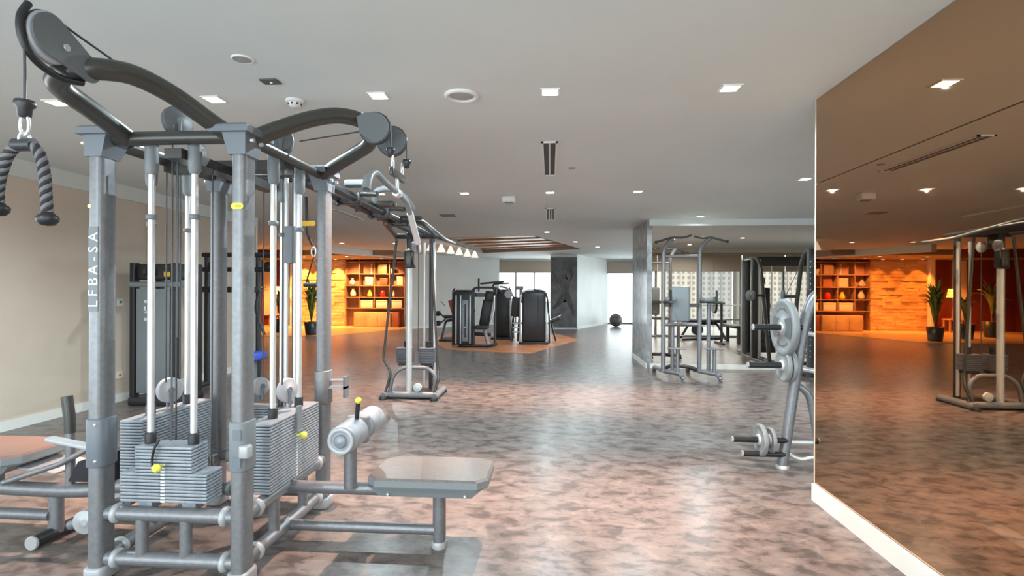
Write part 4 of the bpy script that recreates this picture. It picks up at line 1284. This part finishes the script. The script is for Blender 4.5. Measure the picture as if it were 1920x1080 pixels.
# ------------------------------------------------------------------ power tower in front of the mirror
Q = thing('power_tower', 'grey pull-up and dip tower with back pad, before the back mirror', 'power tower', (2.2, 9.25, 0))
for s, x in ((-1, 1.88), (1, 2.47)):
    obj('upright', MB().tube(fillet([(x, 9.12, .10), (x, 9.12, 2.14), (x + .09, 9.02, 2.28), (x + .14, 8.98, 2.31)], .10), .036, 12), 'frame', Q)
    obj('rear_upright', MB().cyl((x + .16, 9.16, .08), (x + .16, 9.16, 1.28), .032, 12), 'frame', Q)
    sk = obj('base_skid', MB().tube(fillet([(x - .02, 9.80, .02), (x - .03, 9.70, .10), (x + .02, 9.12, .11), (x + .24, 8.90, .10), (x + .27, 8.86, .02)], .06), .036, 12), 'frame', Q)
    obj('end_cap', MB().ball((x + .245, 8.88, .085), .048, 12), 'plastic', sk)
    ps = obj('step_post', MB().cyl((x + .20, 8.97, .10), (x + .20, 8.97, .50), .030, 12), 'frame', Q)
    obj('step_plate', MB().rbox((x + .19, 8.95, .505), (.30, .16, .02), .05, .006), 'plastic', ps)
    ar = obj('dip_arm', MB().tube(fillet([(x, 9.10, 1.26), (x + .05, 8.85, 1.27), (x + .05, 8.55, 1.27)] if s < 0 else [(x, 9.10, 1.27), (x + .12, 9.0, 1.27), (x + .36, 8.95, 1.25)], .05), .024, 12), 'arm', Q)
    obj('arm_pad', MB().rbox((x + .08, 8.95, 1.31), (.17, .22, .07), .03, .02), 'plastic', ar)
    obj('hand_grip', MB().cyl((x + .18 if s > 0 else x + .05, 8.80, 1.28), (x + .18 if s > 0 else x + .05, 8.80, 1.46), .018, 10), 'black', ar)
    ch = obj('chin_bar', MB().tube(fillet([(x - .17, 8.88, 2.235), (x + .10, 8.97, 2.32), (x + .30, 9.0, 2.32), (x + .40, 8.92, 2.35)] if s < 0 else [(x - .12, 9.0, 2.34), (x + .0, 9.0, 2.31), (x + .13, 8.98, 2.325), (x + .38, 8.92, 2.245)], .05), .018, 10), 'arm', Q)
    obj('bar_end', MB().ball((x - .17, 8.88, 2.235) if s < 0 else (x + .38, 8.92, 2.25), .026, 10), 'black', ch)
obj('back_pad', MB().rbox((0, 0, 0), (.30, .09, .58), .05, .03, mtx=Matrix.Translation((2.13, 9.0, 1.23)) @ Matrix.Rotation(.0, 4, 'X')), 'vinylside', Q)
obj('pad_bracket', MB().box((1.9, 9.06, 1.18), (2.46, 9.11, 1.24)), 'arm', Q)
obj('cross_bar', MB().cyl((1.88, 9.12, .89), (2.47, 9.12, .89), .032, 12), 'frame', Q)
obj('upper_bar', MB().cyl((1.88, 9.12, 2.02), (2.47, 9.12, 2.02), .026, 12), 'frame', Q)
obj('base_cross', MB().tube(smooth([(1.88, 9.2, .12), (2.05, 9.36, .16), (2.3, 9.36, .16), (2.47, 9.2, .12)], 5), .034, 12), 'arm', Q)

# ------------------------------------------------------------------ cable machine half hidden behind the bronze partition
R = thing('cable_machine', 'grey dual cable machine half hidden behind the bronze partition edge', 'weight machine', (4.8, 8.6, 0))
obj('side_frame', MB().tube(fillet([(4.20, 9.80, .08), (4.20, 9.34, 1.94), (4.20, 9.18, 2.12), (4.25, 8.6, 2.14), (4.32, 8.1, 2.14)], .14), .036, 12), 'arm', R)
obj('post', MB().rbox((4.32, 8.08, 1.10), (.12, .11, 2.08), .02, 0), 'frame', R)
obj('post_cover', MB().rbox((4.38, 8.17, 1.10), (.08, .07, 2.04), .02, 0), 'black', R)
obj('column', MB().rbox((4.20, 9.0, 1.10), (.11, .12, 2.06), .02, 0), 'dark', R)
obj('adjust_rail', MB().rbox((4.30, 9.0, 1.10), (.06, .06, 2.0), .012, 0), 'silver', R)
kk = MB()
for i in range(18):
    kk.ball((4.16, 8.938, .4 + i * .09), .010, 6)
obj('hole_strip', kk, 'print', R)
obj('post', MB().rbox((5.75, 8.5, 1.10), (.13, .12, 2.08), .02, 0), 'frame', R)
obj('top_beam', MB().rbox((5.1, 8.6, 2.08), (1.5, .12, .20), .03, .01), 'dark', R)
obj('base_frame', MB().tube(fillet([(4.42, 7.45, .06), (4.30, 9.85, .06), (5.75, 9.6, .06), (5.75, 7.7, .06)], .1), .045, 12), 'arm', R)
obj('base_frame', MB().tube([(4.2, 9.80, .07), (4.35, 9.2, .06)], .04, 12), 'arm', R)
obj('pulley_arm', MB().tube([(4.20, 9.52, 1.36), (3.98, 9.50, 1.36)], .026, 10), 'dark', R)
obj('pulley', grooved_wheel((3.96, 9.48, 1.36), (1, -.6, 0), .11, .05), 'greyplate2', R)
obj('cable', MB().tube([(3.96, 9.45, 1.3), (4.15, 9.1, 2.05)], .005, 8), 'cable', R)
sk = obj('weight_stack', MB().box((4.45, 8.5, .15), (4.75, 8.72, .2)), 'dark', R)
me = MB().rbox((0, 0, 0), (.30, .22, .026), .006, .002, seg=2).mesh('weight_plate')
me.materials.append(M['dark'])
for i in range(14):
    link_copy(me, 'weight_plate', sk, (4.60 - 4.8, 8.61 - 8.6, .215 + .03 * i))
obj('weight_cover', MB().rbox((4.55, 8.55, 1.12), (.26, .16, .80), .04, .02), 'black', R)
obj('cover_disc', disc((4.45, 8.6, 1.66), (.3, 1, 0), .13, .08, 22, .01), 'black', R)
for x in (4.50, 4.70):
    obj('guide_rod', MB().cyl((x, 8.62, .2), (x, 8.62, 2.0), .014, 10), 'chrome', R)

# ------------------------------------------------------------------ plate tree with its plates
TY = 4.55
G = thing('plate_tree', 'grey tubular weight plate tree at the bronze partition edge', 'plate rack', (2.05, TY, 0))
obj('main_tube', MB().tube(fillet([(1.90, TY, .02), (1.99, TY, .66), (2.07, TY, 1.20), (2.14, TY, 1.42), (2.32, TY, 1.50), (2.48, TY, 1.42), (2.56, TY, 1.2), (2.74, TY, .02)], .14, 7), .042, 16), 'frame', G)
obj('brace_tube', MB().tube(smooth([(1.995, TY + .02, .68), (2.06, TY + .01, .655), (2.115, TY, .58), (2.15, TY, .40), (2.185, TY, .18), (2.20, TY, .02)], 5), .030, 14), 'frame', G)
obj('foot_ring', MB().lathe([(.050, 0), (.052, .015), (.044, .03)], 16, Matrix.Translation((1.90, TY, 0))), 'silver', G)
obj('rear_bar', MB().cyl((1.93, TY + .02, .21), (2.62, TY + .02, .21), .014, 10), 'silver', G)
obj('rear_bar', MB().tube(smooth([(1.95, TY + .03, .12), (2.05, TY + .03, .07), (2.2, TY + .03, .09), (2.68, TY + .03, .16)], 5), .014, 10), 'silver', G)
for z in (1.02, .72):
    obj('rung', MB().cyl((2.02, TY + .03, z + .1), (2.62, TY + .03, z), .020, 10), 'silver', G)
pegs = [(1.155, 1.66, 2.04), (.845, 1.62, 2.0), (.235, 1.50, 1.93), (.120, 1.58, 1.91)]
for z, x0, x1 in pegs:
    p = obj('plate_peg', MB().cyl((x0, TY - .02, z), (x1, TY - .02, z), .0245, 14), 'black', G)
    obj('peg_tip', disc((x0 - .004, TY - .02, z), (1, 0, 0), .0255, .012, 14, .003), 'collar', p)


def weight_disc(z, x, r, th, label, detail=True, m='greyplate'):
    c = (x, TY - .02, z)
    t = thing('weight_disc', label, 'weight plate', c)
    o = MB().lathe([(.026, -th / 2), (r * .30, -th / 2 - .004), (r * .33, -th * .35), (r * .80, -th * .35), (r * .85, -th / 2), (r * .97, -th / 2), (r, -th * .35), (r, th * .35), (r * .97, th / 2), (r * .85, th / 2), (r * .80, th * .35), (r * .33, th * .35), (r * .30, th / 2), (.026, th / 2)], 40, axis_mtx(c, (1, 0, 0)), caps=False)
    obj('disc_body', o, m, t)
    obj('hub', MB().lathe([(.0255, -th / 2 - .008), (.044, -th / 2 - .006), (.046, th / 2 + .006), (.0255, th / 2 + .008)], 20, axis_mtx(c, (1, 0, 0)), caps=False), 'chrome', t)
    if detail:
        xf = x - th * .35 - .001
        for a0 in (0.0, PI):
            q = MB()
            pts = []
            for k in range(9):
                a = a0 - .52 + 1.04 * k / 8
                pts.append((r * .76 * math.cos(a), r * .76 * math.sin(a)))
            pts += [(r * .38 * math.cos(a0 + .9), r * .38 * math.sin(a0 + .9)), (r * .38 * math.cos(a0 - .9), r * .38 * math.sin(a0 - .9))]
            q.prism(pts, .004, Matrix.Translation((xf, TY - .02, z)) @ Matrix(((0, 0, -1, 0), (1, 0, 0, 0), (0, 1, 0, 0), (0, 0, 0, 1))))
            obj('grip_recess', q, 'greyplate2', t)
        for a0, n in ((PI / 2, 9), (-PI / 2, 9)):
            q = MB()
            for k in range(n):
                a = a0 + (k - (n - 1) / 2) * .15
                w = .5 if k % 3 else .9
                mtx = Matrix.Translation((xf - .0005, TY - .02 + r * .66 * math.cos(a), z + r * .66 * math.sin(a))) @ Matrix.Rotation(a, 4, 'X')
                q.box((-.0015, -.011 * w, -.006), (0, .011 * w, .006), mtx)
            obj('raised_lettering', q, 'greyplate2', t)
    return t


weight_disc(1.155, 1.905, .232, .052, 'large grey weight plate hanging on the top peg of plate tree')
weight_disc(.845, 1.90, .135, .035, 'small grey plate on the second peg, under the large plate', False)
weight_disc(.845, 1.945, .135, .035, 'small grey plate on second peg, pushed against the tree frame', False)
weight_disc(.235, 1.72, .128, .036, 'small grey plate on the upper floor-level peg', False)
weight_disc(.235, 1.80, .10, .030, 'smallest grey plate behind another on upper floor-level peg', False)

# ------------------------------------------------------------------ equipment seen only in the back mirror
bn = thing('barbell_bench', 'dark bench with loaded barbell rack reflected in the back mirror', 'bench', (5.1, 5.0, 0))
obj('bench_pad', MB().rbox((5.1, 5.0, .47), (.32, 1.15, .08), .06, .03), 'black', bn)
for y in (4.55, 5.45):
    obj('bench_leg', MB().box((5.06, y - .04, .0), (5.14, y + .04, .43)), 'dark', bn)
for x in (4.6, 5.6):
    obj('rack_post', MB().cyl((x, 5.6, 0), (x, 5.6, 1.1), .035, 10), 'dark', bn)
    obj('rack_foot', MB().box((x - .04, 5.1, 0), (x + .04, 5.8, .06)), 'dark', bn)
bb = thing('barbell', 'black plated barbell resting on the bench rack in the mirror', 'barbell', (5.1, 5.56, 1.05))
obj('shaft', MB().cyl((4.1, 5.56, 1.06), (6.1, 5.56, 1.06), .014, 12), 'chrome', bb)
for x in (4.42, 5.78):
    obj('bumper_plate', disc((x, 5.56, 1.06), (1, 0, 0), .225, .06, 30, .012), 'black', bb)
lp = thing('low_bench', 'dark low padded bench by the alcove windows, seen reflected', 'bench', (4.5, 4.2, 0))
obj('bench_pad', MB().rbox((4.5, 4.2, .56), (1.3, .34, .09), .06, .03), 'black', lp)
obj('bench_frame', MB().tube(fillet([(3.9, 4.0, .03), (4.1, 4.2, .48), (4.9, 4.2, .48), (5.1, 4.4, .03)], .08), .035, 10), 'dark', lp)
obj('bench_frame', MB().tube([(3.85, 4.45, .03), (5.15, 3.95, .03)], .03, 10), 'dark', lp)
obj('flywheel', disc((4.35, 4.15, .30), (0, 1, 0), .17, .07, 24, .01), 'dark', lp)

# ------------------------------------------------------------------ lounge furniture
BKY = 20.5
bc = thing('bookcase', 'tall open bookcase of dark wood against the lounge back wall', 'bookcase', (-6.75, BKY, 0))
bx0, bx1 = -7.98, -5.62
for z in (.70, 1.12, 1.58, 2.04, 2.50):
    obj('shelf', MB().box((bx0, BKY - .02, z), (bx1, BKY + .33, z + .035)), 'shelfwood', bc)
for x in (bx0, -7.45, -6.85, -6.25, bx1 - .03):
    obj('divider', MB().box((x, BKY - .01, .0 if x in (bx0, bx1 - .03) else .7), (x + .03, BKY + .33, 2.60)), 'shelfwood', bc)
obj('back_board', MB().box((bx0, BKY + .325, 0), (bx1, BKY + .345, 2.6)), mat('back_board', (.40, .20, .12), .6), bc)
cb_ = thing('cabinet', 'low pale wooden cabinet under the bookcase shelves', 'cabinet', (-6.75, 20.25, 0))
obj('cabinet_body', MB().rbox((-6.78, 20.28, .29), (1.42, .40, .58), .01, .004), 'woodlight', cb_)
for x0, x1 in ((-7.48, -7.02), (-7.01, -6.55), (-6.54, -6.08)):
    d = obj('door', MB().rbox(((x0 + x1) / 2, 20.072, .30), (x1 - x0, .02, .50), .006, .003), 'woodlight', cb_)
    obj('knob', MB().ball((x1 - .05, 20.055, .34), .014, 8), 'dark', d)
obj('cabinet_end', MB().rbox((-5.92, 20.35, .29), (.30, .40, .56), .01, .004), 'brownbox', cb_)

def vase(x, z, r, h, m, label, prof=None):
    t = thing('vase', label, 'vase', (x, 20.62, z))
    p = prof or [(.5, 0), (.9, .12), (1, .35), (.75, .65), (.38, .85), (.45, 1)]
    obj('vase_body', MB().lathe([(r * a, h * b) for a, b in p], 18, Matrix.Translation((x, 20.62, z))), m, t)
    obj('vase_rim', MB().lathe([(r * p[-1][0], h), (r * p[-1][0] + .008, h + .008), (r * p[-1][0], h + .014)], 18, Matrix.Translation((x, 20.62, z)), caps=False), m, t)


vase(-7.05, 1.155, .10, .26, 'yellow', 'yellow vase on the second bookcase shelf')
vase(-6.53, 1.155, .10, .24, 'red', 'bright red vase on the second bookcase shelf', [(.8, 0), (1, .2), (1, .6), (.8, .85), (.6, 1)])
vase(-7.75, 1.615, .11, .26, 'ceramic', 'pale round vase at the left end, third shelf')
vase(-7.72, 1.155, .12, .32, 'ceramic', 'pale tall vase at the left end, second shelf')
vase(-6.10, 1.155, .05, .24, 'ceramic', 'thin pale bottle vase at right, second shelf')
vase(-6.15, 2.075, .10, .18, 'ceramic', 'white bowl shaped vase on the fourth shelf right', [(.3, 0), (.8, .4), (1, 1)])
vase(-6.98, 2.075, .09, .36, 'ceramic', 'tall pale sculptural vase on the fourth shelf', [(.5, 0), (.3, .3), (.7, .55), (.3, .8), (.5, 1)])


def shelf_box(x0, x1, z, h, m, label, cat='box'):
    t = thing('storage_box', label, cat, ((x0 + x1) / 2, 20.6, z))
    obj('box_body', MB().rbox(((x0 + x1) / 2, 20.62, z + h * .40), (x1 - x0, .22, h * .8), .012, .005), m, t)
    obj('box_lid', MB().rbox(((x0 + x1) / 2, 20.62, z + h * .9), (x1 - x0 + .012, .232, h * .2), .012, .005), m, t)


shelf_box(-7.38, -6.90, .735, .30, 'cream', 'cream box on the lowest shelf, left')
shelf_box(-6.78, -6.33, .735, .30, 'cream', 'cream box on the lowest shelf, middle')
shelf_box(-6.15, -5.75, .735, .30, 'cream', 'cream box on the lowest shelf, right')
shelf_box(-6.62, -6.32, 1.615, .28, 'brownbox', 'dark red box on the third shelf below the bowl')
shelf_box(-7.20, -6.90, 1.615, .32, 'cream', 'tall cream box on the third shelf')
shelf_box(-5.95, -5.70, 1.615, .34, 'cream', 'narrow cream box on third shelf, right end')
shelf_box(-6.70, -6.35, 2.075, .34, 'shelfwood', 'brown box on the fourth shelf centre')


def plant(x, y, h, n, label, potr=.2, poth=.4, spread=.5, z0=0.0):
    t = thing('potted_plant', label, 'plant', (x, y, z0))
    pt = obj('pot', MB().lathe([(potr * .78, 0), (potr * .8, .02), (potr, poth), (potr * .9, poth), (potr * .86, poth - .05)], 22, Matrix.Translation((x, y, z0))), 'pot', t)
    obj('soil', disc((x, y, z0 + poth - .045), (0, 0, 1), potr * .87, .02, 20), 'soil', pt)
    obj('stem', MB().tube(smooth([(x, y, z0 + poth - .05), (x + .02, y, z0 + poth + .2), (x - .01, y + .01, z0 + poth + .45)], 4), .022, 8), 'shelfwood', t)
    for i in range(n):
        a = i * 2.39996 + random.uniform(-.2, .2)
        f = random.uniform(.35, 1)
        L = h - poth
        base = Vector((x, y, z0 + poth + random.uniform(.0, .35) * L * .6))
        out = Vector((math.cos(a), math.sin(a), 0))
        w = random.uniform(.045, .07)
        tip = base + out * spread * f + Vector((0, 0, L * (1.05 - .6 * f)))
        mid = base.lerp(tip, .5) + Vector((0, 0, L * .22 * f)) - out * .05
        pts = smooth([base, mid, tip], 5)
        side = Vector((-out.y, out.x, 0))
        loops = []
        m_ = len(pts) - 1
        for k, p in enumerate(pts):
            ww = w * math.sin(PI * (0.12 + .86 * k / m_)) + .002
            up = Vector((0, 0, .003))
            fold = out.cross(side) * ww * .35
            loops.append([p - side * ww + fold, p - up, p + side * ww + fold, p + up])
        obj('leaf', MB().loft(loops, True, True), 'leaf', t)


plant(-7.55, 16.55, 1.85, 40, 'spiky green plant in a dark pot in front of stone wall', .22, .42, .42)
plant(-9.0, 17.4, 1.5, 16, 'dark leafy plant in a black pot beyond the spiky plant', .24, .45, .5, .012)
plant(-10.4, 18.2, 1.9, 18, 'tall dark plant in a black pot near the cream panel', .26, .5, .6, .012)

sd = thing('side_table', 'small tan side table by the dark red lounge wall', 'table', (-10.55, 20.1, .012))
obj('table_top', MB().rbox((-10.55, 20.1, .47), (.5, .4, .04), .03, .01), 'woodlight', sd)
for sx in (-1, 1):
    for sy in (-1, 1):
        obj('leg', MB().box((-10.55 + sx * .2 - .02, 20.1 + sy * .15 - .02, .012), (-10.55 + sx * .2 + .02, 20.1 + sy * .15 + .02, .45)), 'woodlight', sd)
tl = thing('table_lamp', 'glowing yellow shaded lamp on the small tan side table', 'lamp', (-10.55, 20.1, .49))
obj('lamp_base', MB().lathe([(.09, .49), (.09, .51), (.02, .53), (.018, 1.28)], 16, Matrix.Translation((-10.55, 20.1, 0))), 'brownbox', tl)
obj('lamp_shade', MB().lathe([(.19, 1.25), (.13, 1.55)], 20, Matrix.Translation((-10.55, 20.1, 0)), caps=False), 'lampglow', tl)

# ------------------------------------------------------------------ towers of the city beyond the alcove windows
def city(x, y, w, d, h, z0, m, label):
    t = thing('apartment_tower', label, 'building', (x, y, z0))
    obj('tower_body', MB().box((x - w / 2, y - d / 2, z0), (x + w / 2, y + d / 2, h)), m, t)
    q = MB()
    z = z0 + 3
    n = max(3, int(w / 2.6))
    while z < h - 3:
        for k in range(n):
            cx = x - w / 2 + (k + .5) * w / n
            q.box((cx - .62, y + d / 2 - .1, z), (cx + .62, y + d / 2 + .12, z + 1.5))
        z += 3.1
    obj('window_grid', q, 'winband', t, kind='stuff')
    b = MB()
    for k in range(0, n + 1, 2):
        cx = x - w / 2 + k * w / n
        b.box((cx - .25, y + d / 2, z0), (cx + .25, y + d / 2 + .9, h))
    obj('facade_fin', b, m, t)
    obj('roof_block', MB().box((x - w / 4, y - d / 4, h), (x + w / 4, y + d / 4, h + 4)), m, t)


for i, (x, y, w, h, m) in enumerate(((72, -296, 20, 46, 'facade'), (96, -306, 17, 40, 'facade2'), (118, -300, 20, 56, 'facade'), (140, -308, 18, 44, 'facade'), (163, -300, 20, 52, 'facade2'), (187, -310, 20, 46, 'facade'))):
    city(x, y, w, 14, h, -60, m, 'pale apartment tower outside the alcove windows, %s from the left in the mirror' % ['first', 'second', 'third', 'fourth', 'fifth', 'sixth'][i])
